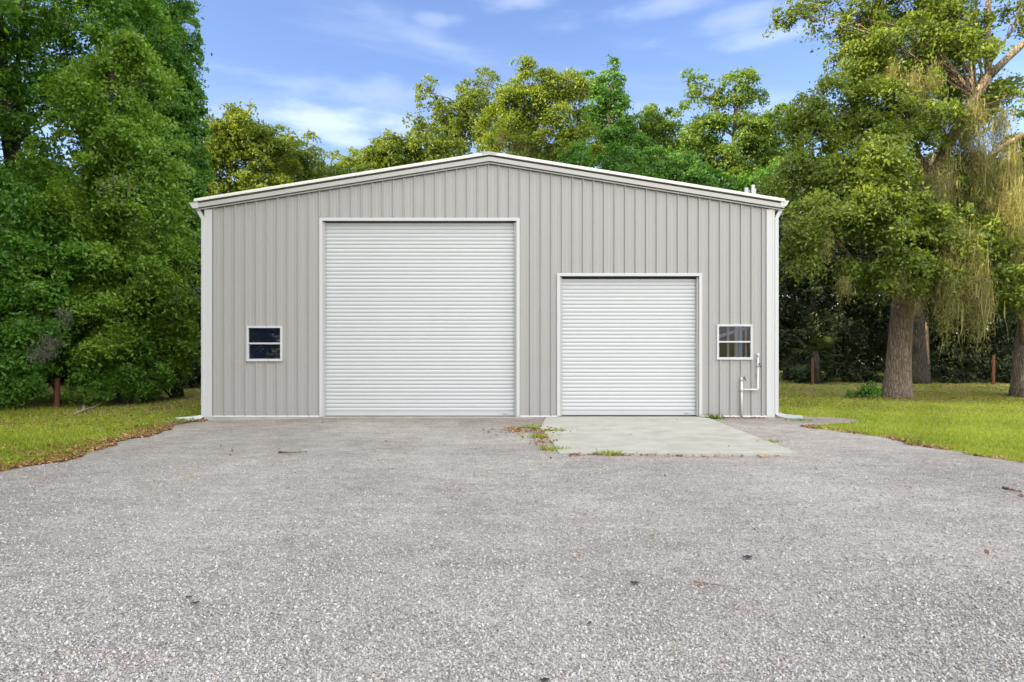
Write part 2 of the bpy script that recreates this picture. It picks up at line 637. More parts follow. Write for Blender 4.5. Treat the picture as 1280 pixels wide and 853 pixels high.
def sheet(name, xs, ys, off, keep=None):
    X, Y = np.meshgrid(xs, ys)
    Z = hgt(X, Y) + off
    V = np.stack([X, Y, Z], -1).reshape(-1, 3)
    nx, ny = len(xs), len(ys)
    i, j = np.meshgrid(np.arange(nx - 1), np.arange(ny - 1))
    a = (j * nx + i).ravel()
    F = np.stack([a, a + 1, a + nx + 1, a + nx], 1)
    return V, F


gx = np.concatenate([[-1500, -500, -180, -90], np.arange(-50, 50.1, 0.5), [90, 180, 500, 1500]])
gy = np.concatenate([[-1500, -500, -120, -50], np.arange(-24, 60.1, 0.5), [90, 180, 500, 1500]])
V, F = sheet('ground', gx, gy, -0.012)
ground = link_mesh('ground', np_mesh('ground', V, F, True), soil_mat())
tag(ground, kind='structure')

# gravel drive: a sheet with a ragged edge against the lawn
rng = np.random.default_rng(5)


def wig(t, s):
    return 0.16 * math.sin(2.1 * t + s) + 0.09 * math.sin(5.3 * t + 2 * s) + 0.05 * math.sin(12.7 * t + 3 * s) + 0.025 * math.sin(31 * t + s)


LEFT_EDGE = [(-20, -7.2), (0, -6.9), (6, -6.75), (8.7, -6.6), (9.6, -6.35), (10.6, -6.3), (11.6, -6.5), (12.6, -6.55), (13.4, -6.75), (14.2, -6.62), (14.8, -6.45), (15.4, -6.45)]
RIGHT_EDGE = [(-20, 6.9), (0, 6.7), (6, 6.75), (9.0, 6.85), (9.6, 6.75), (10.2, 6.55), (10.9, 6.35), (11.6, 6.2), (12.2, 5.98), (12.7, 5.75), (13.05, 5.72), (13.35, 6.2), (13.7, 6.95), (14.2, 7.2), (14.6, 6.7), (14.9, 5.75), (15.4, 5.5)]


def edge_x(tab, y, s):
    ys = [p[0] for p in tab]
    xs = [p[1] for p in tab]
    return float(np.interp(y, ys, xs)) + wig(y, s) * (0.6 if y < 15 else 0.1)


ys = np.arange(-20, 15.3, 0.10)
NXG = 60
V = []
for y in ys:
    a, b = edge_x(LEFT_EDGE, y, 0.7), edge_x(RIGHT_EDGE, y, 2.2)
    for k in range(NXG + 1):
        x = a + (b - a) * k / NXG
        V.append((x, y, float(hgt(np.float64(x), np.float64(y)))))
n = NXG + 1
F = [(j * n + k, j * n + k + 1, (j + 1) * n + k + 1, (j + 1) * n + k) for j in range(len(ys) - 1) for k in range(NXG)]
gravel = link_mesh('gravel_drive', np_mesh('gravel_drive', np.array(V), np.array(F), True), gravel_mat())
tag(gravel, kind='structure')


def on_gravel(x, y):
    le = np.interp(y, [p[0] for p in LEFT_EDGE], [p[1] for p in LEFT_EDGE])
    re = np.interp(y, [p[0] for p in RIGHT_EDGE], [p[1] for p in RIGHT_EDGE])
    w = lambda s: (0.16 * np.sin(2.1 * y + s) + 0.09 * np.sin(5.3 * y + 2 * s) + 0.05 * np.sin(12.7 * y + 3 * s) + 0.025 * np.sin(31 * y + s)) * 0.6
    return (x > le + w(0.7)) & (x < re + w(2.2)) & (y < 15.25)


# ------------------------------------------------------------------ the metal garage
PEAK = fx(612)
WL, WR = fx(257), fx(967)
YB = Y0 + 13.0                                 # back wall
ZRK = 5.568                                    # rake top at the peak
SL = 0.160


def rz(x):
    return ZRK - SL * abs(x - PEAK)


shed = thing('metal_garage', (PEAK, Y0, 0), 'light grey ribbed metal garage with two white roll-up doors on the gravel drive', 'garage')
PITCH = 13.16 / FPX * Y0
RIB0 = fx(610.3)


def rib_profile(x0, x1, phase, pitch):
    """break points of the ribbed sheet: list of (x, out)"""
    pts = [(x0, 0.0)]
    k0, k1 = math.floor((x0 - phase) / pitch) - 1, math.ceil((x1 - phase) / pitch) + 1
    prof = [(-0.021, 0.0), (-0.009, 0.034), (0.009, 0.034), (0.021, 0.0),
            (pitch * 0.30, 0.0), (pitch * 0.33, 0.0030), (pitch * 0.37, 0.0030), (pitch * 0.40, 0.0),
            (pitch * 0.60, 0.0), (pitch * 0.63, 0.0030), (pitch * 0.67, 0.0030), (pitch * 0.70, 0.0)]
    for k in range(k0, k1 + 1):
        for q, o in prof:
            x = phase + k * pitch + q
            if x0 + 1e-3 < x < x1 - 1e-3:
                pts.append((x, o))
    pts.append((x1, 0.0))
    return pts


def pr_at(pts, x):
    return float(np.interp(x, [p[0] for p in pts], [p[1] for p in pts]))


DL = (fx(403.5), fx(645.5), fz(276.5))           # big door opening x0, x1, top
DR = (fx(700.0), fx(873.5), fz(345.5))
WIN = [(fx(309.5), fx(352.5), fz(450.5), fz(408.5)), (fx(896.5), fx(939.5), fz(448.5), fz(406.5))]
OPEN = [(DL[0], DL[1], -1.0, DL[2]), (DR[0], DR[1], -1.0, DR[2])] + WIN
prof = rib_profile(WL, WR, RIB0, PITCH)
brk = sorted(set([round(p[0], 5) for p in prof] + [round(v, 5) for o in OPEN for v in o[:2]] + [round(PEAK, 5)]))
wall = MB()
for xa, xb in zip(brk[:-1], brk[1:]):
    if xb - xa < 1e-4:
        continue
    xm = (xa + xb) / 2
    zs = [0.012]
    spans = []
    for o in sorted([o for o in OPEN if o[0] < xm < o[1]], key=lambda o: o[2]):
        if o[2] > zs[-1]:
            spans.append((zs[-1], o[2]))
        zs.append(o[3])
    spans.append((zs[-1], None))
    ya, yb = Y0 - pr_at(prof, xa), Y0 - pr_at(prof, xb)
    for z0, z1 in spans:
        z0 = max(z0, 0.012)
        za, zb = (rz(xa) - 0.205, rz(xb) - 0.205) if z1 is None else (z1, z1)
        wall.add([(xa, ya, z0), (xb, yb, z0), (xb, yb, zb), (xa, ya, za)], [(0, 1, 2, 3)])
# screw rows along the girts
for zr in (fz(327), fz(390), fz(453), 0.10):
    k = math.ceil((WL - RIB0) / PITCH)
    while RIB0 + k * PITCH < WR:
        for q in (0.05, PITCH - 0.05):
            x = RIB0 + k * PITCH + q
            if x < WR - 0.05 and not any(o[0] - 0.08 < x < o[1] + 0.08 and o[2] - 0.08 < zr < o[3] + 0.08 for o in OPEN):
                r = 0.008
                wall.add([(x - r, Y0 - 0.006, zr - r), (x + r, Y0 - 0.006, zr - r), (x + r, Y0 - 0.006, zr + r), (x - r, Y0 - 0.006, zr + r),
                          (x - r * 1.6, Y0 + 0.001, zr - r * 1.6), (x + r * 1.6, Y0 + 0.001, zr - r * 1.6), (x + r * 1.6, Y0 + 0.001, zr + r * 1.6), (x - r * 1.6, Y0 + 0.001, zr + r * 1.6)],
                         [(0, 1, 2, 3), (4, 5, 1, 0), (5, 6, 2, 1), (6, 7, 3, 2), (7, 4, 0, 3)])
        k += 1
wall.build('wall', M_WALL, shed, recalc=False)
for sx, xw in ((-1, WL), (1, WR)):
    pts = rib_profile(Y0, YB, Y0 + 0.15, PITCH)
    m = MB()
    zt = rz(xw) - 0.16
    for (ya, oa), (yb, ob) in zip(pts[:-1], pts[1:]):
        m.add([(xw + sx * oa, ya, 0.012), (xw + sx * ob, yb, 0.012), (xw + sx * ob, yb, zt), (xw + sx * oa, ya, zt)], [(0, 1, 2, 3)])
    m.build('wall', M_WALL, shed, recalc=False)
m = MB()
m.prism([(WL, 0.0), (WR, 0.0), (WR, rz(WR) - 0.17), (PEAK, rz(PEAK) - 0.17), (WL, rz(WL) - 0.17)], 'y', YB, YB + 0.05)
m.build('wall', M_WALL, shed)
# inner lining so that the room behind the panes is a room
m = MB()
m.box(WL + 0.12, WR - 0.12, YB - 0.2, YB - 0.15, 0.0, 4.2)
m.box(WL + 0.07, WL + 0.10, Y0 + 0.2, YB - 0.15, 0.0, 4.2)
m.box(WR - 0.10, WR - 0.07, Y0 + 0.2, YB - 0.15, 0.0, 4.2)
m.build('inner_lining', M_INNER, shed)
m = MB().box(WL - 0.02, WR + 0.02, Y0 - 0.035, YB + 0.05, -0.35, -0.006)
m.build('floor_slab', M_CONC, shed)

# roof: two ribbed slopes
EL_, ER_ = fx(243, 14.4), fx(981, 14.4)
m = MB()
for sx, xe in ((-1, EL_), (1, ER_)):
    pr = rib_profile(14.372, YB + 0.25, 14.60, 0.2286)
    for (ya, oa), (yb, ob) in zip(pr[:-1], pr[1:]):
        m.add([(PEAK, ya, ZRK + oa), (PEAK, yb, ZRK + ob), (xe, yb, rz(xe) + ob), (xe, ya, rz(xe) + oa)], [(0, 1, 2, 3)])
    m.add([(PEAK, 14.372, ZRK - 0.03), (PEAK, YB + 0.25, ZRK - 0.03), (xe, YB + 0.25, rz(xe) - 0.03), (xe, 14.372, rz(xe) - 0.03),
           (PEAK, 14.372, ZRK), (PEAK, YB + 0.25, ZRK), (xe, YB + 0.25, rz(xe)), (xe, 14.372, rz(xe))],
          [(0, 1, 2, 3), (0, 3, 7, 4), (3, 2, 6, 7), (1, 2, 6, 5)])
roof = m.build('roof', M_ROOF, shed, recalc=False)
m = MB()
m.add([(PEAK - 0.16, 14.365, ZRK - 0.024 + 0.028), (PEAK, 14.365, ZRK + 0.034), (PEAK + 0.16, 14.365, ZRK - 0.024 + 0.028),
       (PEAK - 0.16, YB + 0.26, ZRK + 0.004), (PEAK, YB + 0.26, ZRK + 0.034), (PEAK + 0.16, YB + 0.26, ZRK + 0.004),
       (PEAK - 0.16, 14.365, ZRK - 0.03), (PEAK, 14.365, ZRK - 0.006), (PEAK + 0.16, 14.365, ZRK - 0.03)],
      [(0, 1, 4, 3), (1, 2, 5, 4), (0, 6, 7, 1), (1, 7, 8, 2)])
m.build('ridge_cap', M_TRIM, roof, recalc=False)
# flue box standing on the right slope
VX, VY = fx(941, 18.5), 18.5
m = MB()
m.box(VX - 0.04, VX + 0.04, VY - 0.04, VY + 0.04, rz(VX) - 0.02, fz(231.5, 18.5))
m.box(VX - 0.19, VX - 0.10, VY + 0.05, VY + 0.14, rz(VX) - 0.02, fz(234, 18.5))
m.box(VX - 0.10, VX - 0.045, VY + 0.08, VY + 0.12, rz(VX) - 0.02, fz(237, 18.5))
m.box(VX + 0.07, VX + 0.11, VY + 0.05, VY + 0.09, rz(VX) - 0.02, fz(235, 18.5))
m.build('vent', M_WHITE, roof, bevel=0.006)


# stepped rake trim along both slopes
def rake(m, xe, layers):
    for o0, o1, y in layers:
        m.add([(PEAK, y, ZRK - o0), (xe, y, rz(xe) - o0), (xe, y, rz(xe) - o1), (PEAK, y, ZRK - o1),
               (PEAK, Y0 + 0.02, ZRK - o0), (xe, Y0 + 0.02, rz(xe) - o0), (xe, Y0 + 0.02, rz(xe) - o1), (PEAK, Y0 + 0.02, ZRK - o1)],
              [(0, 1, 2, 3), (0, 4, 5, 1), (2, 6, 7, 3), (1, 5, 6, 2)])


m = MB()
for xe in (EL_ + 0.01, ER_ - 0.01):
    rake(m, xe, [(0.0722, 0.160, Y0 - 0.105), (0.1765, 0.203, Y0 - 0.062)])
m.build('rake_trim', M_TRIM, shed)
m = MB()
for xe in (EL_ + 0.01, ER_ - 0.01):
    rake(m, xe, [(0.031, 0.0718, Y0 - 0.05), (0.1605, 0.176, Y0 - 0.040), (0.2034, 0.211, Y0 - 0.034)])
m.build('rake_shade_strip', M_RAKE_SHADE, shed)  # dark strips put the shade of the rake recesses into colour

# corner trims, base trim
for x0, x1 in ((fx(257) - 0.012, fx(266)), (fx(957.5), fx(967) + 0.012)):
    m = MB()
    left = x0 < 0
    zt = rz(x0 if left else x1) - 0.205
    m.box(x0, x1, Y0 - 0.034, Y0 - 0.024, -0.004, zt)
    xs_ = x0 if left else x1
    m.box(min(xs_, xs_ + (0.01 if left else -0.01)), max(xs_, xs_ + (0.01 if left else -0.01)), Y0 - 0.024, Y0 + 0.15, -0.004, zt - 0.01)
    m.build('corner_trim', M_WHITE, shed, bevel=0.002)
for x0, x1 in ((fx(266), fx(400)), (fx(650), fx(696.5)), (fx(877.5), fx(957.5))):
    m = MB()
    m.prism([(Y0 - 0.040, 0.004), (Y0 - 0.024, 0.022), (Y0 + 0.004, 0.022), (Y0 + 0.004, -0.003), (Y0 - 0.040, -0.003)], 'x', x0, x1)
    m.build('base_trim', M_WHITE, shed)


# roll-up doors
def roll_door(x0, x1, top, zb, label):
    m = MB()
    yc = Y0 + 0.095
    per = 0.0808
    zs, outs = [], []
    z = zb + 0.10
    seq = [(0.0, 0.000), (0.10, 0.008), (0.24, 0.0105), (0.42, 0.0122), (0.60, 0.0120), (0.76, 0.0095), (0.90, 0.005)]
    while z < top - 0.012 - per:
        for f, o in seq:
            zs.append(z + f * per)
            outs.append(o)
        z += per
    v = []
    for zz, o in zip(zs, outs):
        v += [(x0 + 0.004, yc - o, zz), (x1 - 0.004, yc - o, zz)]
    m.add(v, [(2 * i, 2 * i + 1, 2 * i + 3, 2 * i + 2) for i in range(len(zs) - 1)], True)
    d = m.build('roller_door', M_DOOR, shed, recalc=False)
    tag(d, label)
    MB().box(x0 + 0.004, x1 - 0.004, yc - 0.022, yc + 0.012, zb + 0.012, zb + 0.1005).build('bottom_bar', M_DOOR, d, bevel=0.003)
    MB().box(x0 + 0.006, x1 - 0.006, yc - 0.016, yc + 0.006, zb - 0.002, zb + 0.012).build('rubber_seal', M_DARKM, d)
    fr = MB()
    w = fx(403.8) - fx(400)
    fr.box(x0 - w, x0, Y0 - 0.036, Y0 - 0.022, zb, top + w)
    fr.box(x1, x1 + w, Y0 - 0.036, Y0 - 0.022, zb, top + w)
    fr.box(x0, x1, Y0 - 0.036, Y0 - 0.022, top, top + w)
    fr.box(x0 - 0.010, x0, Y0 - 0.022, Y0 + 0.13, zb, top)
    fr.box(x1, x1 + 0.010, Y0 - 0.022, Y0 + 0.13, zb, top)
    fr.box(x0, x1, Y0 - 0.022, Y0 + 0.05, top + 0.0005, top + 0.010)
    fr.build('door_frame', M_WHITE, d, bevel=0.002)
    for a_, b_ in ((x0 + 0.0005, x0 + 0.045), (x1 - 0.045, x1 - 0.0005)):
        MB().box(a_, b_, Y0 + 0.020, Y0 + 0.026, zb, top - 0.02).build('guide_track', M_TRIM, d)
    MB().box(x0 - 0.02, x1 + 0.02, Y0 + 0.12, Y0 + 0.5, top - 0.02, top + 0.42).build('coil_housing_shade', M_DARKM, d)  # dark coil box, seen in the gap as painted shade under the head
    h = MB()
    xl = x1 - 0.24
    h.box(xl - 0.03, xl + 0.03, yc - 0.030, yc - 0.0222, zb + 0.035, zb + 0.075)
    h.tube([(xl - 0.05, yc - 0.036, zb + 0.055), (xl + 0.06, yc - 0.036, zb + 0.055)], 0.007, 8)
    h.build('handle', M_SCREW, d)
    return d


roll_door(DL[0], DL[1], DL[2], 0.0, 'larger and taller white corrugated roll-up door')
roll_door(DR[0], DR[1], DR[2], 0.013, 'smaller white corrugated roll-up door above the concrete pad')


# windows
def window(o, label, glass):
    x0, x1, z0, z1 = o
    fr = MB()
    w, yf = 0.030, Y0 - 0.034
    fr.box(x0 - 0.016, x0 + w, yf, Y0 + 0.05, z0 - 0.016, z1 + 0.016)
    fr.box(x1 - w, x1 + 0.016, yf, Y0 + 0.05, z0 - 0.016, z1 + 0.016)
    fr.box(x0 + w, x1 - w, yf, Y0 + 0.05, z0 - 0.016, z0 + w)
    fr.box(x0 + w, x1 - w, yf, Y0 + 0.05, z1 - w, z1 + 0.016)
    zm = (z0 + z1) / 2
    fr.box(x0 + w, x1 - w, yf + 0.008, Y0 + 0.045, zm - 0.017, zm + 0.017)
    f = fr.build('window', M_WHITE, shed, bevel=0.003)
    tag(f, label)
    for a, b, y in ((zm + 0.017, z1 - w, Y0 + 0.000), (z0 + w, zm - 0.017, Y0 + 0.018)):
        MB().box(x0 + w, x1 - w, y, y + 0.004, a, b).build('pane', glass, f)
    MB().box(x0 - 0.02, x1 + 0.02, yf - 0.012, yf - 0.0005, z0 - 0.022, z0 - 0.004).build('sill', M_WHITE, f, bevel=0.002)


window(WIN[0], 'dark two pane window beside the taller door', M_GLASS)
window(WIN[1], 'two pane window with pale posts behind the glass standing in for a reflection', M_CLEAR)
# posts and a slope behind the right hand pane stand in for a house reflection
m = MB()
for a, b, c in ((909, 911.5, 0.06), (918.5, 923.0, 0.04), (931.5, 933.5, 0.10)):
    m.box(fx(a, Y0 + c), fx(b, Y0 + c), Y0 + c, Y0 + c + 0.04, 0.35, 2.3)
m.build('refl_post', M_REFL, shed)
m = MB()
m.box(fx(924.5), fx(928.5), Y0 + 0.03, Y0 + 0.07, 0.3, 2.3)
m.add([(fx(894), Y0 + 0.115, fz(421)), (fx(944), Y0 + 0.115, fz(405)), (fx(944), Y0 + 0.115, fz(409)), (fx(894), Y0 + 0.115, fz(425)),
       (fx(894), Y0 + 0.15, fz(421)), (fx(944), Y0 + 0.15, fz(405)), (fx(944), Y0 + 0.15, fz(409)), (fx(894), Y0 + 0.15, fz(425))],
      [(0, 1, 2, 3), (4, 7, 6, 5), (0, 4, 5, 1), (3, 2, 6, 7)])
m.build('refl_gable', M_WHITE, shed)

# gutters and downspouts
GZ = {-1: [(236.2, 253.8), (247, 252.6), (247, 260.6), (240.6, 260.4), (238.4, 257.2)], 1: [(986.8, 251.2), (976.2, 250.5), (976.2, 258.4), (982.6, 258.2), (984.6, 255.0)]}
for sx in (-1, 1):
    poly = [((p[0] - 640) / FPX * 14.39, EYE + (426.5 - p[1]) / FPX * 14.39) for p in GZ[sx]]
    g = MB().prism(poly, 'y', 14.39, YB + 0.2).build('gutter', M_WHITE, shed, bevel=0.003)
    d = MB()
    path = [(248.8, 260), (248.8, 264.5), (254.4, 274), (254.4, 500), (254.4, 520.5)] if sx < 0 else [(976.0, 258), (975.4, 263.5), (970.4, 273), (970.4, 500), (970.4, 517)]
    yd = 14.49
    pts = [((a - 640) / FPX * yd, yd, EYE + (426.5 - b) / FPX * yd) for a, b in path]

    def oblong(m, pts, w, dep):
        # a flat-sided pipe, w across the view and dep along y
        vs_ = []
        nn = len(pts)
        for i, p in enumerate(pts):
            a, b = Vector(pts[max(i - 1, 0)]), Vector(pts[min(i + 1, nn - 1)])
            t = (b - a).normalized()
            s = Vector((0, 1, 0))
            u = t.cross(s).normalized()
            for cu_, cv_ in ((-1, -1), (1, -1), (1, 1), (-1, 1)):
                vs_.append(Vector(p) + u * (cu_ * w / 2) + s * (cv_ * dep / 2))
        fs = [(i * 4 + k, i * 4 + (k + 1) % 4, i * 4 + 4 + (k + 1) % 4, i * 4 + 4 + k) for i in range(nn - 1) for k in range(4)]
        fs += [(3, 2, 1, 0), tuple(range(nn * 4 - 4, nn * 4))]
        m.add(vs_, fs)
    px, py, pz = pts[-1]
    if sx < 0:
        pts += [(px - 0.05, yd - 0.02, 0.00), (px - 0.18, yd - 0.08, -0.022), (px - 0.47, yd - 0.22, -0.034)]
    else:
        pts += [(px + 0.05, yd - 0.02, 0.05), (px + 0.17, yd - 0.07, 0.018), (px + 0.46, yd - 0.22, 0.004)]
    oblong(d, pts, 0.078, 0.06)
    d.build('downspout', M_WHITE, shed, bevel=0.004)

# plumbing: two risers joined by a cross pipe, each with a hose tap
pipe = thing('water_pipe', (fx(927), Y0 - 0.06, 0), 'white plastic water pipe with two hose taps beside the far window', 'pipe')
yp = Y0 - 0.062
A = lambda px, py: (fx(px, yp), yp, fz(py, yp))
m = MB().tube([A(927, 524), A(927, 473)], 0.022, 12).tube([A(927, 487.3), A(946.5, 487.3), A(947.6, 486.3), A(947.6, 443)], 0.020, 12)
m.tube([A(927, 490), A(927, 484.6)], 0.029, 12).tube([A(947.6, 459), A(947.6, 453.5)], 0.027, 12)
m.tube([A(947.6, 446), A(947.6, 442)], 0.027, 12).tube([A(927, 476), A(927, 472.2)], 0.028, 12)
for q in (450, 468):
    x, y, z = A(947.6, q)
    m.box(x - 0.03, x + 0.03, y + 0.0205, Y0 - 0.002, z - 0.01, z + 0.01)
m.build('riser', M_PVC, pipe)
for px_, py_, s in ((929.6, 473.0, 1), (948.6, 456.0, 1)):
    x, y, z = A(px_, py_)
    h = MB()
    h.tube([(x - 0.03, y, z - 0.004), (x + 0.014, y - 0.03, z - 0.004), (x + 0.02, y - 0.055, z - 0.026), (x + 0.02, y - 0.06, z - 0.05)], [0.012, 0.013, 0.012, 0.014], 8)
    h.tube([(x + 0.008, y - 0.03, z), (x + 0.008, y - 0.03, z + 0.026)], 0.006, 8)
    for k in range(3):
        a = k * math.pi / 3
        h.tube([(x + 0.008 - 0.030 * math.cos(a), y - 0.03 - 0.030 * math.sin(a), z + 0.028), (x + 0.008 + 0.030 * math.cos(a), y - 0.03 + 0.030 * math.sin(a), z + 0.028)], 0.007, 6)
    h.build('tap', M_DARKM, pipe)

# concrete pad in front of the smaller door, with a notched left edge
pz = 0.008
PXL, PXR = 0.66, 4.03
poly = [(0.72, 14.44), (0.62, 13.5), (0.54, 12.8), (0.50, 12.35), (0.98, 12.28), (0.99, 12.18), (0.56, 12.12), (0.60, 11.4), (0.64, 10.6), (0.67, 9.76), (4.10, 9.80), (4.10, 11.5), (4.08, 13.2), (4.10, 14.44)]
m = MB()
m.prism(poly, 'z', -0.2, pz)
pad = m.build('concrete_pad', M_CONC, None, bevel=0.008)
tag(pad, 'pale weathered concrete pad in front of the smaller roll-up door', 'pad')
m = MB()
xg = fx(213, 14.2)
m.prism([(xg - 0.02, 14.42), (xg + 0.34, 14.5), (xg + 0.36, 14.2), (xg - 0.03, 14.06)], 'z', -0.2, -0.052)
sp = m.build('splash_block', M_CONC, None, bevel=0.01)
tag(sp, 'small concrete splash block under the left downspout outlet', 'splash block')


# ------------------------------------------------------------------ foliage
def leaf_quads(pos, nrm, rg, L, W, var, droop=0.0):
    """one folded rhombus per leaf: returns verts (4N,3), faces (N,4), var per vertex"""
    N = len(pos)
    a = rg.normal(size=(N, 3))
    a -= nrm * np.sum(a * nrm, 1, keepdims=True)
    a[:, 2] -= droop
    a /= np.linalg.norm(a, axis=1, keepdims=True) + 1e-9
    b = np.cross(nrm, a)
    b /= np.linalg.norm(b, axis=1, keepdims=True) + 1e-9
    s = rg.uniform(0.65, 1.3, (N, 1))
    l, w = L * s, W * s * rg.uniform(0.8, 1.2, (N, 1))
    V = np.empty((N, 4, 3))
    V[:, 0] = pos - a * l * 0.5
    V[:, 1] = pos - a * l * 0.04 + b * w * 0.5 + nrm * w * 0.16
    V[:, 2] = pos + a * l * 0.5
    V[:, 3] = pos - a * l * 0.04 - b * w * 0.5 + nrm * w * 0.16
    F = np.arange(N * 4).reshape(N, 4)
    return V.reshape(-1, 3), F, np.repeat(var, 4)


def unit(v):
    return v / (np.linalg.norm(v, axis=-1, keepdims=True) + 1e-9)


def lobe(px, py, rx, ry, Y, dens=1.0, depth=None):
    c = at(px, py, Y)
    a, b = rx / FPX * Y, ry / FPX * Y
    return (c, np.array([a, depth if depth else (a + b) / 2, b]), dens)


def crown_leaves(lobes, rg, L, lai, clump=0.5, shell=0.55):
    PV, NV, VV, tips = [], [], [], []
    W = L * 0.52
    la = L * W / 2
    for c, r, dens in lobes:
        k = rg.normal(size=(7, 3)) * 2.2
        ph = rg.uniform(0, 6.28, 7)
        am = rg.uniform(0.06, 0.15, 7)
        area = math.pi * (r[0] * r[2] + r[0] * r[1] + r[1] * r[2]) / 3
        nleaf = int(2.1 * lai * dens * area / la)
        rc_mean = clump * min(1.0, 0.35 + 0.5 * float(min(r)))
        ncl = max(6, int(1.2 * area / (rc_mean ** 2)))
        d = unit(rg.normal(size=(ncl, 3)))
        bumpy = 1 + np.sum(am * np.sin(d @ k.T + ph), 1)
        rad = np.where(rg.random(ncl) < 0.78, rg.uniform(shell + 0.15, 1.0, ncl), rg.uniform(0.15, shell + 0.2, ncl))
        stray = rg.random(ncl) < 0.11
        rad = np.where(stray, rg.uniform(1.0, 1.2, ncl), rad)
        cc = c + d * r * (rad * bumpy)[:, None]
        rc = rc_mean * rg.uniform(0.45, 1.4, ncl) * np.where(stray, 0.6, 1)
        wgt = rc ** 2 * rg.uniform(0.5, 1.4, ncl)
        idx = rg.choice(ncl, nleaf, p=wgt / wgt.sum())
        # each clump is a tilted flat spray, domed on top
        tilt = unit(d * 0.55 + np.array([0, 0, 0.8]) + rg.normal(size=(ncl, 3)) * 0.35)
        g = rg.normal(size=(nleaf, 3)) * 0.52
        t = tilt[idx]
        hgt_ = np.sum(g * t, 1, keepdims=True)
        g = g - t * hgt_ * 0.60
        rad2 = np.linalg.norm(g, axis=1, keepdims=True)
        g = g - t * 0.35 * rad2 ** 2
        p = cc[idx] + g * rc[idx][:, None]
        n_ = unit(t * 0.45 + d[idx] * 0.25 + rg.normal(size=(nleaf, 3)) * 0.62)
        v = np.clip(0.30 * rg.random(ncl)[idx] + 0.5 * rg.random(nleaf) + 0.12, 0, 1)
        PV.append(p)
        NV.append(n_)
        VV.append(v)
        tips.append((c, cc[rg.choice(ncl, min(ncl, 9), replace=False)]))
    P, N, Vv = np.concatenate(PV), np.concatenate(NV), np.concatenate(VV)
    ok = P[:, 2] > -0.02
    P, N, Vv = P[ok], N[ok], Vv[ok]
    return leaf_quads(P, N, rg, L, W, Vv), tips


def curve_pts(a, b, n, rg, sag=0.0, wob=0.06):
    a, b = np.array(a, float), np.array(b, float)
    ln = np.linalg.norm(b - a)
    out = []
    off = rg.normal(size=(2, 3)) * wob * ln
    for i in range(n + 1):
        t = i / n
        p = a + (b - a) * t + off[0] * math.sin(math.pi * t) + off[1] * math.sin(2 * math.pi * t) * 0.5
        p[2] += sag * ln * math.sin(math.pi * t)
        out.append(p)
    return out


def flare(seed, strength=0.35, n0=3):
    rs = random.Random(seed)
    ph = [rs.uniform(0, 6.28) for _ in range(3)]

    def f(i, t):
        k = max(0.0, 1 - i / n0)
        return 1 + k * strength * (0.5 + 0.5 * math.sin(5 * t + ph[0]) * math.sin(2 * t + ph[1])) + 0.05 * math.sin(4 * t + ph[2] + i * 0.5)
    return f


def make_tree(name, base, lobes, leaf, bark, label, seed, r0=0.22, L=0.12, lai=2.6, trunk=None, limbs=None, group=None, cat='tree', clump=0.5, twigs=True, top_r=0.25, limb_r=0.30, fl=0.35):
    rg = np.random.default_rng(seed)
    root = thing(name, tuple(base), label, cat, group)
    (V, F, var), tips = crown_leaves(lobes, rg, L, lai, clump)
    m = MB()
    if trunk is None:
        cs = np.array([l[0] for l in lobes])
        wts = np.array([l[1][0] * l[1][2] for l in lobes])
        top = (cs * wts[:, None]).sum(0) / wts.sum()
        top[2] = max(top[2], cs[:, 2].max() - 0.5)
        trunk = curve_pts(base - np.array([0, 0, 0.15]), top, 9, rg, 0, 0.03)
        rads = [r0 * (1.25 if i == 0 else 1.0) * (1 - (1 - top_r) * i / 9) for i in range(10)]
    else:
        rads = [q[1] for q in trunk]
        trunk = [np.array(q[0], float) for q in trunk]
    m.tube(trunk, rads, 14, rfun=flare(seed, fl))
    tz = [p[2] for p in trunk]
    for pts, r1, r2 in (limbs or []):
        pts = [np.array(p, float) for p in pts]
        m.tube(pts, [r1 + (r2 - r1) * i / (len(pts) - 1) for i in range(len(pts))], 10)
    if twigs:
        for c, ts in tips:
            # leave the trunk below the lobe
            zz = min(max(c[2] - 0.45 * np.hypot(c[0] - base[0], c[1] - base[1]) - 0.5, base[2] + (3.4 if limbs else 0.9)), tz[-1])
            i = int(np.argmin(np.abs(np.array(tz) - zz)))
            i = min(i, len(trunk) - 2)
            st = trunk[i]
            rl = min(rads[i] * 0.5, limb_r * r0)
            lp = curve_pts(st, c, 6, rg, 0.05, 0.07)
            m.tube(lp, [rl * (1 - 0.72 * k / 6) for k in range(7)], 7, cap=False)
            for tpt in ts:
                s = lp[4 if rg.random() < 0.5 else 6]
                tp = curve_pts(s, tpt, 4, rg, 0.04, 0.08)
                m.tube(tp, [max(0.006, rl * 0.26 * (1 - 0.8 * k / 4)) for k in range(5)], 5, cap=False)
    m.build('trunk', bark, root, recalc=False)
    b = ROOT_LOC[root.name]
    link_mesh('crown', np_mesh('crown', V - b, F, False, {'var': var}), leaf, root)
    return root


